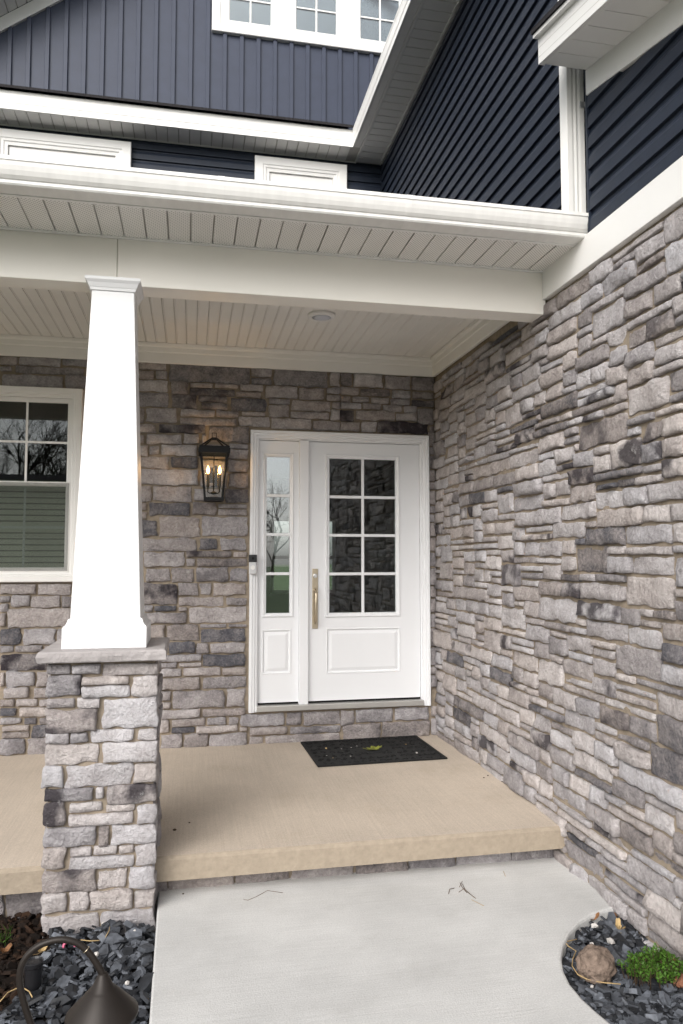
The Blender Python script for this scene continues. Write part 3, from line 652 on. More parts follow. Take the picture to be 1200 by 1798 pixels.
# ---- big window left of the column
lw = flat_window('window', WX0, WX1, WZ0, WZ1, YB-.012, house, .072, 3, 2, 'dimpane', sash=.034, double=True, label='white double hung window beside the porch column')
z = WZ0+.10
while z < (WZ0+WZ1)/2+.02:
    MB().hexa([(x_, y_, z + (0 if y_ < YB+.13 else .032) + o_) for o_ in (0, .003) for y_ in (YB+.12, YB+.142) for x_ in (WX0+.09, WX1-.09)]).build('blind_slat', 'blind', lw); z += .044
for c in (1, 2): xx = lerp(WX0+.106, WX1-.106, c/3); box('muntin', 'white', lw, xx-.008, xx+.008, YB+.000, YB+.004, WZ0+.11, (WZ0+WZ1)/2-.03)
zz = lerp(WZ0+.11, (WZ0+WZ1)/2-.03, .5); box('muntin', 'white', lw, WX0+.11, WX1-.11, YB+.0005, YB+.0045, zz-.008, zz+.008)
box('insect_screen', 'screen', lw, WX0+.08, WX1-.08, YB-.0265, YB-.0258, WZ0+.08, (WZ0+WZ1)/2+.01)

# ---- upper eaves: along the back wall and out along the side wall
FX, FY = 1.582, 7.258
es = MB().box(-4.5, XS, FY+.012, YW+.05, SZ+.012, SZ+.03).build('eave_soffit', 'groove', house)
x = FX - .02
while x > -3.0:
    box('soffit_panel', 'soffit', es, x-.098, x, FY+.02, YW-.004, SZ, SZ+.0115, bevel=.0015); x -= .1085
box('soffit_channel', 'soffit', es, -3.2, FX+.1, YW-.018, YW-.002, SZ-.007, SZ+.001)
es2 = MB().box(FX+.004, XS+.05, 1.5, FY+.012, SZ+.013, SZ+.03).build('eave_soffit', 'groove', house)
y = YW - .02
while y > 3.0:
    box('soffit_panel', 'soffit', es2, FX+.112, XS-.004, y-.100, y, SZ-.0005, SZ+.0125, bevel=.0015); y -= .1085
box('fascia_return', 'soffit', house, FX+.002, FX+.082, 1.5, FY+.01, SZ+.002, SZ+.0128)
box('soffit_channel', 'soffit', es2, FX+.0855, FX+.1085, 1.5, YW-.02, SZ-.006, SZ+.0127, bevel=.002)
box('soffit_channel', 'soffit', es2, XS-.040, XS-.024, 1.5, YW-.03, SZ-.010, SZ-.0008)
fp = [(0, SZ-.004), (0, SZ+.055), (-.003, SZ+.058), (-.003, SZ+.150), (-.006, SZ+.155), (-.006, SZ+.172), (.03, SZ+.172), (.03, SZ+.002), (.010, SZ-.004)]
MB().prism(fp, lambda p, q, t: (t, FY+p, q), -4.5, FX+.0005).build('fascia', 'white', house)
MB().prism(fp, lambda p, q, t: (FX+p, t, q+.0006), 1.5, FY-.0005).build('fascia', 'white', house)
# skirt roof and side roof
for k in range(3): MB().prism([(FY-.045+.004*k, SZ+.176+.011*k), (FY-.045+.004*k, SZ+.186+.011*k), (YW+.05, SZ+.42+.011*k), (YW+.05, SZ+.41+.011*k)], lambda p, q, t: (t, p, q), -4.5, FX+.02-.01*k).build('roof_course', 'shingle', house)
MB().prism([(FX+.02, SZ+.176), (FX+.02, SZ+.199), (4.6, SZ+2.45), (4.6, SZ+2.42)], lambda p, q, t: (p, t, q), 1.5, YW+.0).build('side_roof', 'shingle', house)

# ---- board and batten gable with the triple window
GY = YW + .0
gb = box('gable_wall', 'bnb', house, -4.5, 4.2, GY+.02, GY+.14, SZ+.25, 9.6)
bx = -1.807 - 2*.1745
k = 0
TX0, TX1, TZ0, TZ1 = .150, 2.50, 7.068, 8.35
while bx < 2.6:
    zb, zt = SZ+.30, 9.55
    zr = 6.763 + (bx+1.9)*.741
    zt = min(zt, zr - .0)
    if TX0-.03 < bx < TX1+.03: zt = min(zt, TZ0-.0)
    if bx > -3.2 and zt > zb + .05: MB().prism([(bx-.021, GY+.02), (bx-.021, GY-.001), (bx-.018, GY-.004), (bx+.018, GY-.004), (bx+.021, GY-.001), (bx+.021, GY+.02)], lambda p, q, t: (p, q, t), zb, zt).build('batten', 'bnb', gb)
    bx += .1745; k += 1
# rake: frieze board, soffit, fascia
def rake_bar(name, m, y0, y1, o0, o1, parent=house):
    x0, x1 = -4.4, .2; za, zb = 6.763 + (x0+1.9)*.741, 6.763 + (x1+1.9)*.741
    return MB().hexa([(x, y, (za if x == x0 else zb)+o) for o in (o0, o1) for y in (y0, y1) for x in (x0, x1)]).build(name, m, parent)
rake_bar('rake_frieze', 'white', GY-.010, GY+.019, 0, .145)
rk = rake_bar('rake_soffit', 'groove', GY-.34, GY-.012, .160, .17)
x = -4.2
while x < .1:
    za = 6.763 + (x+1.9)*.741; zb = 6.763 + (x+.075+1.9)*.741
    MB().hexa([(xx, yy, (za if xx == x else zb)+o) for o in (.148, .158) for yy in (GY-.335, GY-.013) for xx in (x, x+.075)]).build('soffit_panel', 'soffit', rk); x += .085
rake_bar('rake_fascia', 'white', GY-.365, GY-.3405, .13, .33)
rake_bar('gable_roof', 'shingle', GY-.39, GY+3, .335, .37)
tw_ = empty('triple_window', ((TX0+TX1)/2, GY, TZ0), house)
MB().ring(TX0, TX1, TZ0, TZ1, [(0, GY+.02), (0, GY-.022), (.005, GY-.027), (.080, GY-.027), (.085, GY-.018), (.105, GY-.016), (.105, GY+.02)]).build('frame', 'white', tw_)
pw = ((.334, .762), (1.035, 1.466), (1.737, 2.17))
for a, b in pw:
    MB().ring(a-.045, b+.045, TZ0+.105, TZ1-.105, [(0, GY+.02), (0, GY-.012), (.036, GY-.012), (.045, GY-.002), (.045, GY+.02)]).build('sash', 'white', tw_)
    box('pane', 'pane', tw_, a-.004, b+.004, GY+.008, GY+.013, TZ0+.146, TZ1-.146)
    xm = (a+b)/2; box('muntin', 'white', tw_, xm-.009, xm+.009, GY+.001, GY+.0075, TZ0+.15, TZ1-.15)
    for r in range(1, 4): zz = TZ0+.15 + .25*r; box('muntin', 'white', tw_, a, b, GY+.0005, GY+.007, zz-.008, zz+.008)
for a, b in ((TX0+.105, pw[0][0]-.046), (pw[0][1]+.046, pw[1][0]-.046), (pw[1][1]+.046, pw[2][0]-.046), (pw[2][1]+.046, TX1-.105)):
    box('mullion', 'white', tw_, a, b, GY-.016, GY+.02, TZ0+.106, TZ1-.106, bevel=.003)
box('dark_room', 'intwall', tw_, TX0+.02, TX1-.02, GY+.15, GY+.17, TZ0, TZ1) if False else None

# ---- garage rake on the side wall
gs = .2273
def sl(y): return (y-3.298)*gs
def rbar(name, m, x0, x1, o0, o1, ya=.5, yb=3.298, parent=house, bevel=0):
    return MB().hexa([(x, y, o+sl(y)) for o in (o0, o1) for y in (ya, yb) for x in (x0, x1)]).build(name, m, parent, bevel=bevel)
GX = 1.664
rbar('rake_frieze', 'white', XR-.026, XR+.012, 3.92, 4.05, yb=3.2955, bevel=.002)
grk = rbar('rake_soffit', 'groove', GX+.012, XR+.012, 4.060, 4.075, yb=3.296)
y = 3.290
while y > .6:
    MB().hexa([(xx, yy, o+sl(yy)) for o in (4.050, 4.0595) for yy in (y-.130, y) for xx in (GX+.028, XR-.003)]).build('soffit_panel', 'soffit', grk, bevel=.0015); y -= .1345
rbar('soffit_channel', 'soffit', GX+.0125, GX+.0265, 4.046, 4.0595, yb=3.2965, parent=grk)
rf = rbar('rake_fascia', 'white', GX-.004, GX+.012, 4.046, 4.178, bevel=.002)
for o in (4.080, 4.128): rbar('groove_line', 'groove', GX-.0046, GX-.003, o, o+.0018, yb=3.296, parent=rf)
rbar('drip_edge', 'white', GX-.030, GX+.03, 4.178, 4.196, yb=3.299, parent=rf)
rbar('garage_roof', 'shingle', GX-.040, 4.4, 4.198, 4.222, yb=3.303)

# ---- downspout
ds = empty('downspout', (1.90, 3.415, 3.32), house)
dpf = []
DX_, DY_, DWX, DWY = 1.896, 3.405, .047, .038
pts = []
for i in range(9): pts.append((-DWX+2*DWX*i/8, -DWY + (.003 if i in (3, 5) else 0)))
for i in range(1, 9): pts.append((DWX - (.003 if i % 2 else 0), -DWY+2*DWY*i/8))
pts += [(-DWX, DWY)]
for i in range(7, 0, -1): pts.append((-DWX + (.005 if i % 2 else 0), -DWY+2*DWY*i/8))
MB().prism(pts, lambda p, q, t: (DX_+p, DY_+q, t), 3.24, 5.80).build('pipe', 'gutter', ds)
br = MB(); br.box(DX_+DWX+.0005, DX_+DWX+.016, DY_-.05, DY_+.035, 3.90, 3.93); br.box(DX_+.02, DX_+DWX+.016, DY_-DWY-.008, DY_-DWY-.0005, 3.90, 3.93); br.build('bracket', 'silver', ds, bevel=.002)

# ---- front door with sidelight
def D(cx, cy, Y): p = onY(420+cx/3.3333, 740+cy/3.3333, Y); return p
YD = YB + .028                                     # face of the door slab
dr = empty('front_door', ((DX0+DX1)/2, YB, DZ0), house)
MD = (D(354, 900, YB-.01).x, D(408, 900, YB-.01).x)      # mullion post
cas = MB()
def ring_open(mb, x0, x1, z0, z1, prof):
    """casing on left, top and right"""
    vs = []; fs = []
    for d, y in prof: vs += [(x0+d, y, z0), (x0+d, y, z1-d), (x1-d, y, z1-d), (x1-d, y, z0)]
    for k in range(len(prof)-1):
        for i in range(3): fs.append((4*k+i, 4*k+i+1, 4*k+5+i, 4*k+4+i))
    mb.add(vs, fs)
cpr = [(0, YB+.05), (0, YB-.020), (.004, YB-.026), (.020, YB-.026), (.024, YB-.018), (.040, YB-.018), (.046, YB-.010), (.060, YB-.008), (.063, YB+.012), (.070, YB+.014), (.070, YB+.07)]
ring_open(cas, DX0, DX1, DZ0, DZ1, cpr); cas.build('casing', 'door', dr)
box('mullion_post', 'door', dr, MD[0], MD[1], YB-.006, YB+.06, DZ0+.045, DZ1-.068, bevel=.004)
box('threshold', 'sill', dr, DX0+.06, DX1-.06, YB-.03, YB+.08, DZ0+.004, DZ0+.046, bevel=.004)
box('door_sweep', 'black', dr, DX0+.071, MD[0]-.001, YD+.006, YD+.03, DZ0+.0465, DZ0+.066)
box('door_sweep', 'black', dr, MD[1]+.001, DX1-.071, YD+.006, YD+.03, DZ0+.0465, DZ0+.066)
def leaf(name, gm, x0, x1, gx0, gx1, gz0, gz1, px0, px1, pz0, pz1, cols, rows, fw):
    z0, z1 = DZ0+.062, DZ1-.074; s = MB(); a, b, c, d = gx0-fw+.006, gx1+fw-.006, gz0-fw+.006, gz1+fw-.006
    for q in ((x0, a, z0, z1), (b, x1, z0, z1), (a, b, d, z1)): s.box(q[0], q[1], YD, YD+.042, q[2], q[3])
    # the bottom field round the panel
    s.box(a, b, YD, YD+.042, pz1, c); s.box(a, b, YD, YD+.042, z0, pz0); s.box(a, px0, YD, YD+.042, pz0, pz1); s.box(px1, b, YD, YD+.042, pz0, pz1)
    o = s.build(name, 'door', dr)
    MB().ring(px0, px1, pz0, pz1, [(-.004, YD+.002), (0, YD-.003), (.006, YD-.004), (.016, YD+.008), (.020, YD+.0085), (.042, YD+.001), (.046, YD+.0005)], fill=True).build('raised_panel', 'door', dr)
    MB().ring(gx0-fw, gx1+fw, gz0-fw, gz1+fw, [(0, YD+.002), (.001, YD-.008), (.006, YD-.012), (fw*.45, YD-.010), (fw*.6, YD-.004), (fw-.003, YD-.002), (fw, YD+.010), (fw, YD+.034)]).build('glass_frame', 'door', dr)
    box('pane', gm, dr, gx0-.002, gx1+.002, YD+.014, YD+.020, gz0-.002, gz1+.002)
    for i in range(1, cols): xx = lerp(gx0, gx1, i/cols); box('muntin', 'door', dr, xx-.011, xx+.011, YD+.001, YD+.0135, gz0-.001, gz1+.001, bevel=.003)
    for i in range(1, rows): zz = lerp(gz0, gz1, i/rows); box('muntin', 'door', dr, gx0-.001, gx1+.001, YD+.0016, YD+.0130, zz-.011, zz+.011, bevel=.003)
X_ = lambda c: D(c, 900, YD).x
Z_ = lambda c, mid: D(mid, c, YD).z
leaf('sidelight', 'litepane', DX0+.071, MD[0]-.001, X_(160), X_(296), Z_(1122, 228), Z_(208, 228), X_(137), X_(306), Z_(1478, 228), Z_(1218, 228), 1, 4, .030)
leaf('door_slab', 'dimpane', MD[1]+.003, DX1-.073, X_(530), X_(918), Z_(1118, 724), Z_(222, 724), X_(512), X_(941), Z_(1470, 724), Z_(1208, 724), 2, 4, .034)
hx0, hx1, hz0, hz1 = X_(428), X_(461), Z_(1212, 445), Z_(862, 445); hm = (hx0+hx1)/2
hd = box('door_handle', 'brass', dr, hx0, hx1, YD-.012, YD-.0005, hz0, hz1, bevel=.003)
hp = MB(); hp.tube([(hm, YD-.011, hz1-.165), (hm, YD-.045, hz1-.172), (hm, YD-.058, hz1-.195), (hm, YD-.058, hz0+.07), (hm, YD-.045, hz0+.045), (hm, YD-.011, hz0+.04)], .0085, 10); hp.build('grip', 'brass', hd, smooth=True)
MB().lathe([(.017, -.013), (.017, -.020), (.012, -.022), (0.0, -.022)], (hm, YD, hz1-.055), 20, 'y').build('lock_cylinder', 'silver', hd)
box('thumb_latch', 'brass', hd, hm-.012, hm+.012, YD-.045, YD-.012, hz1-.150, hz1-.143)

# ---- rooms behind the glass
rm = MB()
fx0, fx1 = onY(478, 950, 14).x, onY(586, 950, 14).x
RZ0, RZ1 = .44, 3.1
rm.box(-.5, -.4, YB+.2, 14.2, RZ0, RZ1); rm.box(3.2, 3.3, YB+.2, 14.2, RZ0, RZ1)
rm.box(-.4, fx0, 14.0, 14.15, RZ0, RZ1); rm.box(fx1, 3.2, 14.0, 14.15, RZ0, RZ1); rm.box(fx0, fx1, 14.0, 14.15, 2.36, RZ1); rm.box(fx0, fx1, 14.0, 14.15, RZ0, .95)
rm.build('interior_wall', 'intwall', house)
rm2 = MB(); rm2.box(-4.2, -.51, 9.5, 9.6, RZ0, RZ1); rm2.box(-4.3, -4.2, YB+.2, 9.6, RZ0, RZ1); rm2.build('interior_wall', 'intwall', house)
box('interior_floor', 'intfloor', house, -4.3, 3.3, YB+.19, 14.2, RZ0-.1, RZ0-.001)
box('interior_ceiling', 'intwall', house, -4.3, 3.3, YB+.19, 14.2, RZ1+.001, RZ1+.1)
wf = MB()
for xx in (fx0, (fx0+fx1)/2, fx1): wf.box(xx-.03, xx+.03, 13.96, 13.998, .95, 2.36)
for zz in (.98, 1.62, 2.33): wf.box(fx0, fx1, 13.965, 13.995, zz-.03, zz+.03)
wf.build('rear_window_frame', 'white', house)
# upper rooms closed off
box('interior_wall', 'intwall', house, TX0-.1, 4.2, GY+1.2, GY+1.3, 6.9, 8.6)
box('interior_wall', 'intwall', house, -2.2, XS, YW+1.2, YW+1.3, 4.2, SZ+.1)

# ================================================================== THINGS ON THE HOUSE
# ---- lantern
LY = 5.635; lx = onY(376, 820, LY).x; lt, lb = onY(376, 760, LY).z, onY(376, 880, LY).z; K = (lt-lb)/1342
def LZ(c): return lt - (c-228)*K
la = tag(empty('wall_lantern', (lx, LY, lb)), 'black metal wall lantern with two lit candle bulbs beside the front door', 'lantern')
h0, h1 = 265*K, 182*K; zt, zb = LZ(650), LZ(1520)
fm = MB(); bw_ = .0065
def sq_ring(mb, h, z0, z1, t):
    for a in ((lx-h, lx+h, LY-h, LY-h+t), (lx-h, lx+h, LY+h-t, LY+h), (lx-h, lx-h+t, LY-h+t, LY+h-t), (lx+h-t, lx+h, LY-h+t, LY+h-t)): mb.box(*a, z0, z1)
for sx in (-1, 1):
    for sy in (-1, 1):
        a = Vector((lx+sx*(h0-bw_), LY+sy*(h0-bw_), zt)); b = Vector((lx+sx*(h1-bw_), LY+sy*(h1-bw_), zb))
        fm.hexa([(p.x+dx*bw_, p.y+dy*bw_, p.z) for p in (b, a) for dy in (-1, 1) for dx in (-1, 1)])
fm.build('frame', 'black', la)
rmx = MB(); sq_ring(rmx, 300*K, LZ(655), LZ(555), .012); sq_ring(rmx, 285*K, LZ(556), LZ(520), .012); rmx.build('roof_rim', 'black', la)
bs = MB(); sq_ring(bs, 190*K, LZ(1570), LZ(1505), .012); bs.box(lx-178*K, lx+178*K, LY-178*K, LY+178*K, LZ(1560), LZ(1548)); bs.build('base_ring', 'black', la)
rs_ = MB(); ap = Vector((lx, LY, LZ(335)))
for sx in (-1, 1):
    for sy in (-1, 1): rs_.tube([(lx+sx*280*K, LY+sy*280*K, LZ(540)), tuple(ap+Vector((sx*.012, sy*.012, 0)))], .0065, 6)
rs_.box(lx-.018, lx+.018, LY-.018, LY+.018, LZ(375), LZ(325)); rs_.build('roof_strap', 'black', la)
fi = MB(); 
for a in ((lx-.018, lx-.013), (lx+.013, lx+.018)): fi.box(*a, LY-.004, LY+.004, LZ(325), LZ(228))
fi.box(lx-.018, lx+.018, LY-.004, LY+.004, LZ(238), LZ(228)+.0005); fi.build('finial_loop', 'black', la)
box('back_plate', 'black', la, lx-.032, lx+.032, YB-.012, YB+.006, LZ(1250), LZ(700), bevel=.003)
MB().tube([(lx, YB-.01, LZ(600)), (lx, LY+280*K, LZ(600))], .012, 10).build('bracket_arm', 'black', la)
ins = MB(); ins.tube([(lx, LY, LZ(655)), (lx, LY, LZ(1440))], .004, 8); ins.lathe([(0, 0), (.022, .004), (.024, .014), (.010, .024)], (lx, LY, LZ(1440)), 14)
for s in (-1, 1): ins.tube([(lx, LY, LZ(1400)), (lx+s*.03, LY, LZ(1415)), (lx+s*.043, LY, LZ(1390)), (lx+s*.043, LY, LZ(1290))], .004, 8)
ins.build('candelabra', 'black', la)
for s in (-1, 1):
    MB().tube([(lx+s*.043, LY, LZ(1300)), (lx+s*.043, LY, LZ(1040))], .0105, 12).build('candle_sleeve', 'candle', la)
    MB().lathe([(.005, 0), (.010, .010), (.013, .022), (.011, .037), (.006, .052), (.0015, .064), (0, .066)], (lx+s*.043, LY, LZ(1040)), 14).build('bulb', 'bulb', la, smooth=True)
for k, (nx_, ny_) in enumerate(((0, -1), (1, 0), (-1, 0), (0, 1))):
    def pt(h, t, z): return (lx+(nx_*(h-.004) if nx_ else t), LY+(ny_*(h-.004) if ny_ else t), z)
    a, b = h0-.012, h1-.012
    MB().add([pt(h1, -b, zb), pt(h1, b, zb), pt(h0, a, zt), pt(h0, -a, zt)], [(0, 1, 2, 3)]).build('glass_pane', 'clearpane', la)

for s in (-1, 1):
    pd = bpy.data.lights.new('bulb_light', 'POINT'); pd.energy = 1.0; pd.color = (1, .58, .22); pd.shadow_soft_size = .012
    po = bpy.data.objects.new('bulb_light', pd); COL.objects.link(po); po.parent = la; po.location = Vector((lx+s*.043, LY-.022, LZ(930))) - ORG[la]
# ---- video doorbell
dbx, dbz1, dbz0 = onY(444, 990, YB-.03).x, onY(444, 974, YB-.03).z, onY(444, 1008, YB-.03).z
db = tag(empty('doorbell', (dbx, YB-.03, dbz0)), 'black and silver video doorbell on the left door casing', 'doorbell')
zm = lerp(dbz1, dbz0, .38)
box('camera_head', 'plastic', db, dbx-.031, dbx+.031, YB-.052, YB-.0262, zm+.0005, dbz1, bevel=.004)
box('body', 'silver', db, dbx-.028, dbx+.028, YB-.050, YB-.0262, dbz0, zm, bevel=.004)
MB().lathe([(.017, -.0505), (.017, -.055), (.013, -.056), (.011, -.0545), (0, -.0545)], (dbx, YB, (zm+dbz0)/2+.004), 20, 'y').build('button', 'white', db)
MB().lathe([(.010, -.0525), (.010, -.054), (0, -.055)], (dbx, YB, (zm+dbz1)/2), 16, 'y').build('lens', 'black', db)

# ---- round ceiling light
cl = onZ(565, 556, 3.222); cr_ = .092
cg = tag(empty('ceiling_light', (cl.x, cl.y, 3.212)), 'round white flush light on the porch ceiling', 'ceiling light')
MB().lathe([(cr_, .0235), (cr_, .010), (cr_*.95, .002), (cr_*.72, 0), (cr_*.70, .004)], (cl.x, cl.y, 3.212), 36).build('trim_ring', 'white', cg, smooth=True)
MB().lathe([(cr_*.70, .002), (cr_*.4, -.003), (0, -.004)], (cl.x, cl.y, 3.213), 30).build('diffuser', 'lens', cg, smooth=True)

# ================================================================== THINGS ON THE PORCH AND PATH
# ---- rubber door mat
mp = [onZ(u, v, ZS+.004) for u, v in ((531, 1304), (735, 1292.5), (782, 1332.5), (555, 1347))]
mc = sum(mp, Vector())/4; ax = ((mp[1]-mp[0])+(mp[2]-mp[3])).normalized(); ay = Vector((-ax.y, ax.x, 0)); mw = ((mp[1]-mp[0]).length+(mp[2]-mp[3]).length)/4; mh = abs((mp[0]-mp[3]).dot(ay)+(mp[1]-mp[2]).dot(ay))/4
mt = tag(empty('door_mat', (mc.x, mc.y, ZS)), 'black rubber mat with cut scroll pattern before the front door', 'door mat')
def mpt(u, v, z): p = mc + ax*u + ay*v; return (p.x, p.y, ZS+z)
b_ = MB(); b_.hexa([mpt(u, v, z) for z in (.002, .0065) for v in (-mh, mh) for u in (-mw, mw)]); b_.build('base_sheet', 'rubber', mt)
rim = MB()
for a in ((-mw, mw, -mh, -mh+.022), (-mw, mw, mh-.022, mh), (-mw, -mw+.022, -mh+.022, mh-.022), (mw-.022, mw, -mh+.022, mh-.022)):
    rim.hexa([mpt(u, v, z) for z in (.0066, .0125) for v in a[2:] for u in a[:2]])
rim.build('border', 'rubber', mt, bevel=.002)
sc = MB(); rr = random.Random(4)
for i in range(15):
    for j in range(7):
        u, v = lerp(-mw+.05, mw-.05, i/14), lerp(-mh+.045, mh-.045, j/6); 
        if (u/.15)**2 + (v/.10)**2 < 1: continue
        a0 = rr.uniform(0, 6.28); sgn = 1 if (i+j) % 2 else -1
        sc.tube([mpt(u+math.cos(a0+sgn*t*.55)*(.030-.0028*t), v+math.sin(a0+sgn*t*.55)*(.030-.0028*t), .009) for t in range(9)], .0038, 5)
sc.build('scroll_pattern', 'rubber', mt, kind='stuff')
ov = MB(); ring_ = [(math.cos(2*math.pi*k/28), math.sin(2*math.pi*k/28)) for k in range(28)]
ov.add([mpt(c*.13, s*.085, .0066) for c, s in ring_] + [mpt(c*.128, s*.083, .012) for c, s in ring_], [(k, (k+1) % 28, 28+(k+1) % 28, 28+k) for k in range(28)] + [tuple(range(28, 56))]); ov.build('oval_centre', 'rubber', mt)

def leaf_mesh(name, m, c, size, rot, lobes=5, curl=.25, tilt=0, sd=0):
    rr = random.Random(sd); n = 30; c = Vector(c); vs = [(0, 0, 0)]
    for k in range(n):
        a = 2*math.pi*k/n; r = size*(.62 + .30*abs(math.cos(lobes*a/2)) + rr.uniform(-.05, .05))*(1.15 if abs(math.sin(a)) < .5 else .9)
        vs.append((r*math.cos(a), .8*r*math.sin(a), curl*r*r/size + rr.uniform(0, .08)*size))
    for k in range(n):
        p = vs[k+1]; vs.append((p[0]*.5, p[1]*.5, p[2]*.3))
    mtx = Matrix.Rotation(rot, 4, 'Z') @ Matrix.Rotation(tilt, 4, 'X'); P = [c + mtx @ Vector(p) for p in vs]
    fs = [(0, 1+n+k, 1+n+(k+1) % n) for k in range(n)] + [(1+n+k, 1+k, 1+(k+1) % n, 1+n+(k+1) % n) for k in range(n)]
    mb = MB(); mb.add(P, fs); st = c + mtx @ Vector((-size*1.0, 0, size*.2)); 
    mb.tube([c, c + mtx @ Vector((-size*.7, 0, size*.05)), c + mtx @ Vector((-size*1.5, size*.2, size*.3))], size*.03, 4)
    lo = min(p[2] for p in mb.v); dz = c.z - lo
    mb.v = [(x, y, z+dz) for x, y, z in mb.v]
    return mb.build(name, m, None, smooth=False)
lp = onZ(657, 1316, ZS+.012)
tag(leaf_mesh('fallen_leaf', 'yleaf', (lp.x, lp.y, ZS+.0122), .062, .4, 5, .2, .1, 2), 'yellow green leaf lying on the black door mat', 'leaf')
rr = random.Random(12)
flecks = [(573, 1314), (600, 1315), (617, 1313), (585, 1331), (616, 1328), (627, 1310), (713, 1307), (732, 1322), (574, 1327)]
for k, (u, v) in enumerate(flecks):
    p = onZ(u, v, ZS+.013); s = .016 if k in (0, 7) else rr.uniform(.004, .006); a = rr.uniform(0, 3)
    fl = MB(); fl.hexa([(p.x+math.cos(a)*e*s-math.sin(a)*f*s*.4, p.y+math.sin(a)*e*s+math.cos(a)*f*s*.4, ZS+z) for z in (.0132, .0155) for f in (-1, 1) for e in (-1, 1)])
    tag(fl.build('straw_bit', 'pebble' if k % 3 else 'straw'), 'tiny pale bit of litter caught on the black door mat', 'litter', 'litter bits on the mat')

# twigs and straw on the concrete
def strand(name, m, px, z, r, label, cat, group=None, lift=.0):
    pts = [onZ(u, v, z) for u, v in px]; P = [(p.x, p.y, z + r*.9 + lift*math.sin(math.pi*i/(len(pts)-1))) for i, p in enumerate(pts)]
    return tag(MB().tube(P, r, 5).build(name, m, None, smooth=True), label, cat, group)
for px in (((808, 1550), (812, 1560), (820, 1568)), ((806, 1567), (815, 1562), (828, 1573), (836, 1578)), ((812, 1552), (818, 1565), (824, 1570), (833, 1576)), ((807, 1558), (812, 1548)), ((788, 1570), (790, 1563), (798, 1560))):
    strand('twig', 'twig', px, 0., .0014, 'thin brown broken twig on the grey walkway', 'twig', 'twigs in the little heap on the walkway', .004)
strand('pine_needle', 'straw', ((828, 1580), (840, 1586), (850, 1591)), 0., .0012, 'pale dry needle lying beside the twig heap on the walkway', 'needle')
strand('root_fibre', 'twig', ((428, 1580), (436, 1581), (452, 1574), (470, 1564), (497, 1568)), 0., .0012, 'thin curled brown fibre on the walkway below the porch edge', 'fibre')
strand('grass_bit', 'straw', ((884, 1530), (888, 1539)), 0., .0012, 'short straw on the walkway near the porch corner', 'straw')
rr = random.Random(77)
for u, v in ((307, 1458), (333, 1445), (857, 1362), (882, 1373), (322, 1570), (850, 1366)):
    z = ZS if v < 1500 else 0; p = onZ(u, v, z); s = .011 if v == 1458 else .006
    mb = MB(); mb.lathe([(s*.6, .0), (s, s*.3), (s*.5, s*.7), (0, s*.75)], (p.x, p.y, z), 7); tag(mb.build('dirt_crumb', 'stem'), 'small dark crumb of dirt on the concrete', 'dirt crumb', 'dirt crumbs on the concrete')

# ================================================================== PLANTING BEDS
def chips(name, inside, n, box_, z0, z1, rg, m, size, flat, label, cat):
    mb = MB(); k = 0; tries = 0
    while k < n and tries < n*12:
        tries += 1; x, y = rg.uniform(box_[0], box_[1]), rg.uniform(box_[2], box_[3])
        if not inside(x, y): continue
        s = rg.uniform(*size) if rg.random() < .75 else rg.uniform(size[0], size[1]*1.7); n_ = rg.randint(5, 7); th = s*rg.uniform(*flat); asp = rg.uniform(.5, .95)
        z = rg.uniform(z0, z1); rot = Matrix.Rotation(rg.uniform(0, 6.28), 3, 'Z') @ Matrix.Rotation(rg.gauss(0, .38), 3, 'X') @ Matrix.Rotation(rg.gauss(0, .38), 3, 'Y'); c = Vector((x, y, z))
        A = sorted(rg.uniform(0, 6.283) for _ in range(n_)); A = [lerp(a, 6.283*i/n_, .55) for i, a in enumerate(A)]; q = [(math.cos(a)*s*rg.uniform(.75, 1.05), asp*math.sin(a)*s*rg.uniform(.75, 1.05)) for a in A]
        vs = [c + rot @ Vector((a, b, -th)) for a, b in q] + [c + rot @ Vector((a*.86, b*.86, th*rg.uniform(.7, 1.1))) for a, b in q]
        mb.add(vs, [tuple(range(n_-1, -1, -1)), tuple(range(n_, 2*n_))] + [(i, (i+1) % n_, n_+(i+1) % n_, n_+i) for i in range(n_)], (rg.random(), rg.random(), rg.random())); k += 1
    o = mb.build(name, m, None, tone=True, kind='stuff', normals=False); o['label'] = label; o['category'] = cat; return o
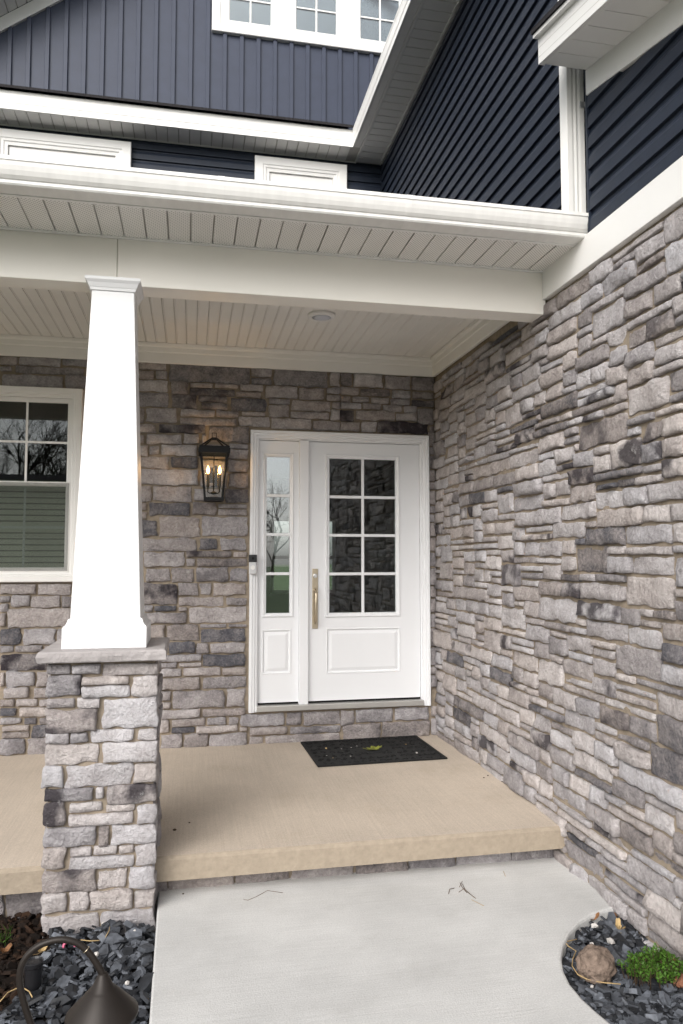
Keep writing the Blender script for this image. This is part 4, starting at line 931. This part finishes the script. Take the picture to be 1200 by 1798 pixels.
# slate colour varies chip by chip
def chip_mat(name, c0, c1, rough, spec):
    m = bpy.data.materials.new(name); m.use_nodes = True; n = m.node_tree; b = n.nodes['Principled BSDF']
    a = n.nodes.new('ShaderNodeAttribute'); a.attribute_name = 'tone'; sp = n.nodes.new('ShaderNodeSeparateColor'); n.links.new(a.outputs['Color'], sp.inputs[0])
    rp = n.nodes.new('ShaderNodeValToRGB'); rp.color_ramp.elements[0].color = (*c0, 1); rp.color_ramp.elements[1].color = (*c1, 1); rp.color_ramp.elements[0].position = .3
    n.links.new(sp.outputs[0], rp.inputs[0])
    g = n.nodes.new('ShaderNodeNewGeometry'); t = n.nodes.new('ShaderNodeTexNoise'); t.inputs['Scale'].default_value = 45; t.inputs['Detail'].default_value = 8; n.links.new(g.outputs['Position'], t.inputs['Vector'])
    mr = n.nodes.new('ShaderNodeMapRange'); mr.inputs['From Min'].default_value = .3; mr.inputs['From Max'].default_value = .7; mr.inputs['To Min'].default_value = .6; mr.inputs['To Max'].default_value = 1.4; n.links.new(t.outputs['Fac'], mr.inputs['Value'])
    mm = n.nodes.new('ShaderNodeMix'); mm.data_type = 'RGBA'; mm.blend_type = 'MULTIPLY'; mm.inputs['Factor'].default_value = 1; n.links.new(rp.outputs[0], mm.inputs['A']); n.links.new(mr.outputs[0], mm.inputs['B']); n.links.new(mm.outputs['Result'], b.inputs['Base Color'])
    bp = n.nodes.new('ShaderNodeBump'); bp.inputs['Strength'].default_value = .5; bp.inputs['Distance'].default_value = .004; n.links.new(t.outputs['Fac'], bp.inputs['Height']); n.links.new(bp.outputs[0], b.inputs['Normal'])
    b.inputs['Roughness'].default_value = rough; b.inputs['Specular IOR Level'].default_value = spec; return m
M['chips'] = chip_mat('slate_chips', (.015, .0165, .02), (.115, .125, .145), .62, .35)
M['barkbits'] = chip_mat('bark_bits', (.008, .005, .0035), (.032, .017, .010), .9, .2)
bnd = [onZ(u, v, ZBED) for u, v in ((96, 1612), (92, 1645), (74, 1690), (58, 1735), (18, 1760), (-40, 1800), (-160, 1900))]
def slate_side(x, y):      # right of the mulch line
    for a, b in zip(bnd, bnd[1:]):
        if b.y <= y <= a.y: return x > lerp(a.x, b.x, (a.y-y)/(a.y-b.y+1e-9)) + .03*nz(y*9, 1, 1)
    return y < bnd[-1].y
in_pier = lambda x, y: PX0-.01 < x < PX1+.01 and y > PY0-.015
inL = lambda x, y: x < left_x(y)-.012 and y < 3.81 and not in_pier(x, y)
rg = random.Random(31)
chips('slate_gravel', lambda x, y: inL(x, y) and slate_side(x, y), 5600, (-1.3, -.08, 1.2, 3.8), ZBED-.03, ZBED+.025, rg, 'chips', (.010, .034), (.08, .24), 'dark blue grey slate chips between the pier and the walkway', 'gravel')
chips('bark_mulch', lambda x, y: inL(x, y) and not slate_side(x, y), 5200, (-1.6, -.2, 1.4, 3.8), ZBED-.03, ZBED+.012, rg, 'barkbits', (.010, .026), (.10, .22), 'dark brown bark mulch left of the slate chips', 'mulch')
cpts = [(p.x, p.y) for p in cv] + [(1.66, 2.0), (1.80, 1.6), (1.9, 1.0)]
def walk_right(y):
    xs = []
    for a, b in zip(cpts, cpts[1:]):
        if min(a[1], b[1]) <= y <= max(a[1], b[1]) and abs(a[1]-b[1]) > 1e-9: xs.append(lerp(a[0], b[0], (y-a[1])/(b[1]-a[1])))
    return max(xs) if xs else 9
chips('slate_gravel', lambda x, y: y < cv[0].y-.01 and x > walk_right(y)+.012 and x < XM, 3800, (1.1, 1.96, 1.3, 3.2), ZBED-.03, ZBED+.02, rg, 'chips', (.010, .036), (.08, .24), 'dark slate chips in the curved bed beside the side wall', 'gravel')

def blob(name, m, c, r, sd, label, cat, group=None, amp=.25, sub=2, flat=.75, fr=2.2):
    bm = bmesh.new(); bmesh.ops.create_icosphere(bm, subdivisions=sub, radius=1); mb = MB(); V_ = []
    for v in bm.verts:
        p = v.co; k = 1 + amp*nz(p.x*fr/2+sd, p.y*fr/2, p.z*fr/2+sd) + amp*.35*nz(p.x*fr*2+sd, p.y*fr*2, p.z*fr*2); V_.append((c[0]+p.x*r*k, c[1]+p.y*r*k*.9, c[2]+p.z*r*k*flat))
    mb.add(V_, [tuple(v.index for v in f.verts) for f in bm.faces]); bm.free()
    return tag(mb.build(name, m, None, smooth=sub > 2), label, cat, group)
# brown round rock
p = onZ(1047, 1717, ZBED+.015); blob('round_rock', 'rock', (p.x, p.y, ZBED+.064), .074, 3, 'round brown sandstone rock in the curved slate bed', 'rock', amp=.16, sub=5, flat=.92, fr=5)
wp = [(237, 1638, .019), (182, 1622, .010), (170, 1675, .013), (223, 1726, .011), (1045, 1626, .016), (1073, 1652, .020), (1040, 1657, .010), (1040, 1732, .008)]
for k, (u, v, r) in enumerate(wp):
    p = onZ(u, v, ZBED+.03); right = u > 600
    blob('pale_pebble', 'pebble', (p.x, p.y, ZBED+.030), r, k*3.3, 'pale angular pebble on the dark slate by the brown rock' if right else 'pale angular pebble on the dark slate beside the pier', 'pebble', 'pale pebbles in the curved bed' if right else 'pale pebbles by the pier', amp=.6, sub=1)
for k, (u, v, s) in enumerate(((1040, 1617, .03), (1087, 1634, .034), (1132, 1624, .04), (1108, 1602, .03), (1080, 1612, .022))):
    p = onZ(u, v, ZBED+.02)
    labs = ['curled dark brown leaf at the rim of the curved bed', 'folded tan leaf lying on the slate chips', 'upright rusty brown leaf against the side wall', 'brown leaf in the tip of the curved bed', 'small brown leaf between the slate chips']
    tag(leaf_mesh('fallen_leaf', 'dryleaf' if k != 1 else 'straw', (p.x, p.y, ZBED+.022), s, k*1.3, 3, .9, .5 if k == 2 else .2, k+20), labs[k], 'leaf')
for u, v, lab in ((72, 1672, 'tan curled leaf on the black spot light'), (8, 1673, 'brown leaf on the bark mulch')):
    p = onZ(u, v, ZBED+.09 if u > 50 else ZBED+.02); tag(leaf_mesh('fallen_leaf', 'straw' if u > 50 else 'dryleaf', (p.x, p.y, p.z), .028, 1, 3, .9, .3, u), lab, 'leaf')
strand('dry_stalk', 'straw', ((1013, 1650), (993, 1655), (998, 1662), (1012, 1671), (1006, 1685), (1005, 1697), (1015, 1712), (1030, 1720), (1058, 1726), (1090, 1729)), ZBED+.032, .0022, 'long bent straw stalk looping round the brown rock', 'stalk')
strand('dry_stalk', 'straw', ((142, 1651), (158, 1653), (175, 1652)), ZBED+.032, .0022, 'short straw stalk on the slate below the pier', 'stalk')
strand('dry_stalk', 'straw', ((186, 1646), (192, 1634), (193, 1628)), ZBED+.032, .0020, 'curved straw stalk close by a pale pebble under the pier', 'stalk')
strand('dry_stalk', 'straw', ((0, 1760), (14, 1744), (28, 1737), (42, 1736), (52, 1742), (57, 1752)), ZBED+.035, .0022, 'arched straw stalk over the bark mulch', 'stalk')
# half buried pink ring
p = onZ(122, 1664, ZBED+.02); tag(MB().tube([(p.x+.024*math.cos(a*.4), p.y+.008*math.sin(a*.4), ZBED+.028+.014*math.sin(a*.4)) for a in range(-1, 10)], .0055, 8).build('pink_ring', 'pink', None, smooth=True), 'pink plastic ring half buried in the slate', 'toy')
# rusty clay lumps behind the shrub
for k, (u, v, r) in enumerate(((1182, 1694, .030), (1196, 1724, .030))):
    p = onZ(u, v, ZBED+.03); blob('clay_lump', 'rust', (p.x, p.y, ZBED+.03), r, 40+k*9, ['rusty red clay lump behind the green shrub', 'rusty red clay lump right of the green shrub'][k], 'clay lump', amp=.5, sub=3)

# ---- low green shrub
sc_ = onZ(1147, 1705, ZBED+.04); sh = tag(empty('shrub', (sc_.x, sc_.y, ZBED)), 'low bright green shrub in the slate bed by the side wall', 'shrub')
rg = random.Random(6); fo = MB(); stm = MB()
for k in range(150):
    a = rg.uniform(0, 6.283); r = math.sqrt(rg.random())*.102; h = .09*(1-(r/.135)**2)*rg.uniform(.55, 1.1); b = Vector((sc_.x + r*math.cos(a)*1.1, sc_.y + r*math.sin(a)*.75, ZBED+.01+h*.3)); tip = Vector((b.x+rg.gauss(0, .015), b.y+rg.gauss(0, .015), ZBED+.03+h))
    if nz(b.x*14, b.y*14, 3) < -.32: continue
    stm.tube([b - Vector((0, 0, .02)), tip], .0016, 4)
    for j in range(16):
        c = b.lerp(tip, rg.uniform(.35, 1.05)); d = Vector((rg.gauss(0, 1), rg.gauss(0, 1), rg.uniform(.2, 1.3))).normalized(); s = d.orthogonal().normalized(); s = (Matrix.Rotation(rg.uniform(0, 6), 3, d) @ s)*.0036; l = rg.uniform(.012, .022)
        fo.add([c, c + d*l*.55 + s, c + d*l, c + d*l*.55 - s], [(0, 1, 2, 3)])
fo.build('foliage', 'leafgreen', sh, normals=False); stm.build('stems', 'stem', sh)
g0 = onZ(2, 1640, ZBED+.03); tf = MB()
for k in range(28):
    b = Vector((g0.x+rg.gauss(0, .018), g0.y+rg.gauss(0, .03), ZBED)); d = Vector((rg.gauss(0, .4), rg.gauss(0, .4), 1)).normalized(); s = d.orthogonal().normalized()*.002; l = rg.uniform(.04, .08)
    tf.add([b-s, b+s, b+d*l], [(0, 1, 2)])
tag(tf.build('grass_tuft', 'leafgreen', None, normals=False), 'small green tuft growing in the bark mulch', 'grass tuft')

# ---- path light in the foreground
PY = 1.95
def pp(u, v, Y=PY): return onY(u, v, Y)
pl_c = pp(180, 1760); base = pp(72, 1830)
pl = tag(empty('path_light', (base.x, PY, ZBED)), 'bronze gooseneck path light with cone shade', 'path light')
ap = [(78, 2500), (72, 1930), (64, 1830), (54, 1797), (43, 1763), (36, 1733), (35, 1712), (40, 1692), (52, 1674), (70, 1660), (92, 1652), (114, 1650), (136, 1656), (154, 1670), (168, 1689), (177, 1704), (182, 1716)]
P = [pp(u, v) for u, v in ap]; P[0] = Vector((P[1].x+.002, PY, ZBED-.06))
# smooth the stem
Q = []
for i in range(len(P)-1):
    a, b, c, d = P[max(i-1, 0)], P[i], P[i+1], P[min(i+2, len(P)-1)]
    for t in (0, .25, .5, .75): Q.append(.5*((2*b) + (c-a)*t + (2*a-5*b+4*c-d)*t*t + (3*b-a-3*c+d)*t**3))
Q.append(P[-1])
MB().tube(Q, .0078, 12).build('stem', 'bronze', pl, smooth=True)
MB().tube([Q[-9], Q[-8]], .0095, 12).build('band', 'brass', pl, smooth=True) if False else MB().tube([Q[-14]+(Q[-13]-Q[-14])*.3, Q[-14]+(Q[-13]-Q[-14])*.5], .0094, 12).build('joint_ring', 'brass', pl, smooth=True)
tp = pp(181, 1711); 
MB().lathe([(.0095, .004), (.012, 0), (.026, -.030), (.032, -.034), (.034, -.036), (.0845, -.088), (.0855, -.093), (.083, -.094), (.031, -.040), (.008, -.012)], (tp.x, tp.y, tp.z), 40).build('cone_shade', 'bronze', pl, smooth=True)
MB().lathe([(.011, -.016), (.014, -.03), (.014, -.06), (.0, -.066)], (tp.x, tp.y, tp.z), 14).build('lamp_socket', 'lens', pl, smooth=True)
# ---- black spot light canister
b0 = onZ(58, 1738, ZBED+.01); sp_ = tag(empty('spot_light', (b0.x, b0.y, ZBED)), 'small black cylindrical spot light standing in the bark mulch', 'spot light')
MB().lathe([(.026, -.03), (.026, .02), (.029, .03), (.033, .098), (.036, .102), (.036, .116), (.033, .118), (.030, .110), (0, .108)], (b0.x, b0.y, ZBED), 28).build('housing', 'plastic', sp_, smooth=False)
MB().lathe([(.0295, .111), (.02, .114), (0, .115)], (b0.x, b0.y, ZBED), 24).build('lens', 'plastic', sp_)

# ================================================================== WHAT THE PANES MIRROR: the far side of the street
nh = tag(empty('neighbour_house', (-9, -22, -.12)), 'beige siding house across the street', 'house')
box('wall', 'beige', nh, -16, -3, -30, -22, -.12, 3.4)
z = 0.1
while z < 3.3: MB().prism([(-21.99, z), (-21.97, z), (-21.985, z+.19), (-22.0, z+.19)], lambda p, q, t: (t, p, q), -16, -3).build('siding_board', 'beige', nh); z += .2
MB().prism([(-31, 3.4), (-21.4, 3.4), (-21.4, 3.55), (-26, 5.6), (-31, 3.55)], lambda p, q, t: (t, p, q), -16.4, -2.6).build('roof', 'shingle', nh)
for x in (-13.5, -10, -6.2): flat = box('window', 'white', nh, x-.6, x+.6, -21.96, -21.9, .9, 2.5); box('pane', 'black', flat, x-.52, x+.52, -21.9, -21.89, .98, 2.42)
def bare_tree(sd, h):
    rg = random.Random(sd); tk = MB(); br_ = MB()
    def grow(p, d, l, r, lev):
        pts = [p]; q = p.copy(); n = 4 if lev < 2 else 3
        for i in range(n):
            d = (d + Vector((rg.gauss(0, .10), rg.gauss(0, .10), .05))).normalized(); q = q + d*l/n; pts.append(q.copy())
        (tk if lev == 0 else br_).tube(pts, [lerp(r, r*.55, i/n) for i in range(n+1)], 6 if lev == 0 else 3, caps=False)
        if lev >= 5: return
        for k in range(rg.choice((3, 3, 4)) if lev else 7):
            t = rg.uniform(.35, 1.0); s = pts[min(n, max(1, round(t*n)))]
            ax_ = d.orthogonal().normalized(); ax_ = Matrix.Rotation(rg.uniform(0, 6.283), 3, d) @ ax_
            nd = (Matrix.Rotation(rg.uniform(.35, .95), 3, ax_) @ d); grow(s.copy(), nd, l*rg.uniform(.5, .72), max(.008, r*.48), lev+1)
    grow(Vector((0, 0, 0)), Vector((0, 0, 1)), h*.42, h*.017, 0)
    return tk, br_
tree_spots = [(-22, -38, 1.0), (-17, -35, 1.1), (-13, -37, 1.0), (-9.5, -34, 1.15), (-6.5, -36, 1.0), (-3.5, -38, 1.1), (-.5, -42, .9), (3, -60, .85), (8, -62, .9), (13, -60, .8), (18, -58, .95), (-27, -36, 1.05), (6, -66, .8), (24, -60, .9), (-11, -41, 1.2), (-8, -43, 1.1), (-5, -44, 1.2), (-15, -42, 1.2), (-2, -46, 1.05), (-12, -31, .85), (-7.8, -32, .8)]
vari = []
for i, (x, y, s) in enumerate(tree_spots):
    t = tag(empty('bare_tree', (x, y, -.12)), 'leafless tree across the street', 'tree', 'bare trees across the street')
    if i < 3:
        tk, br_ = bare_tree(50+i, 11.5)
        a = tk.build('trunk', 'bark', t, normals=False, origin=(0, 0, 0)); b = br_.build('crown', 'bark', t, normals=False, origin=(0, 0, 0)); vari.append((a, b))
    else:
        for src in vari[i % 3]:
            c = src.copy(); COL.objects.link(c); c.parent = t
    for c in t.children: c.location = (0, 0, 0); c.rotation_euler = (0, 0, i*1.7)
    t.scale = (s, s, s)
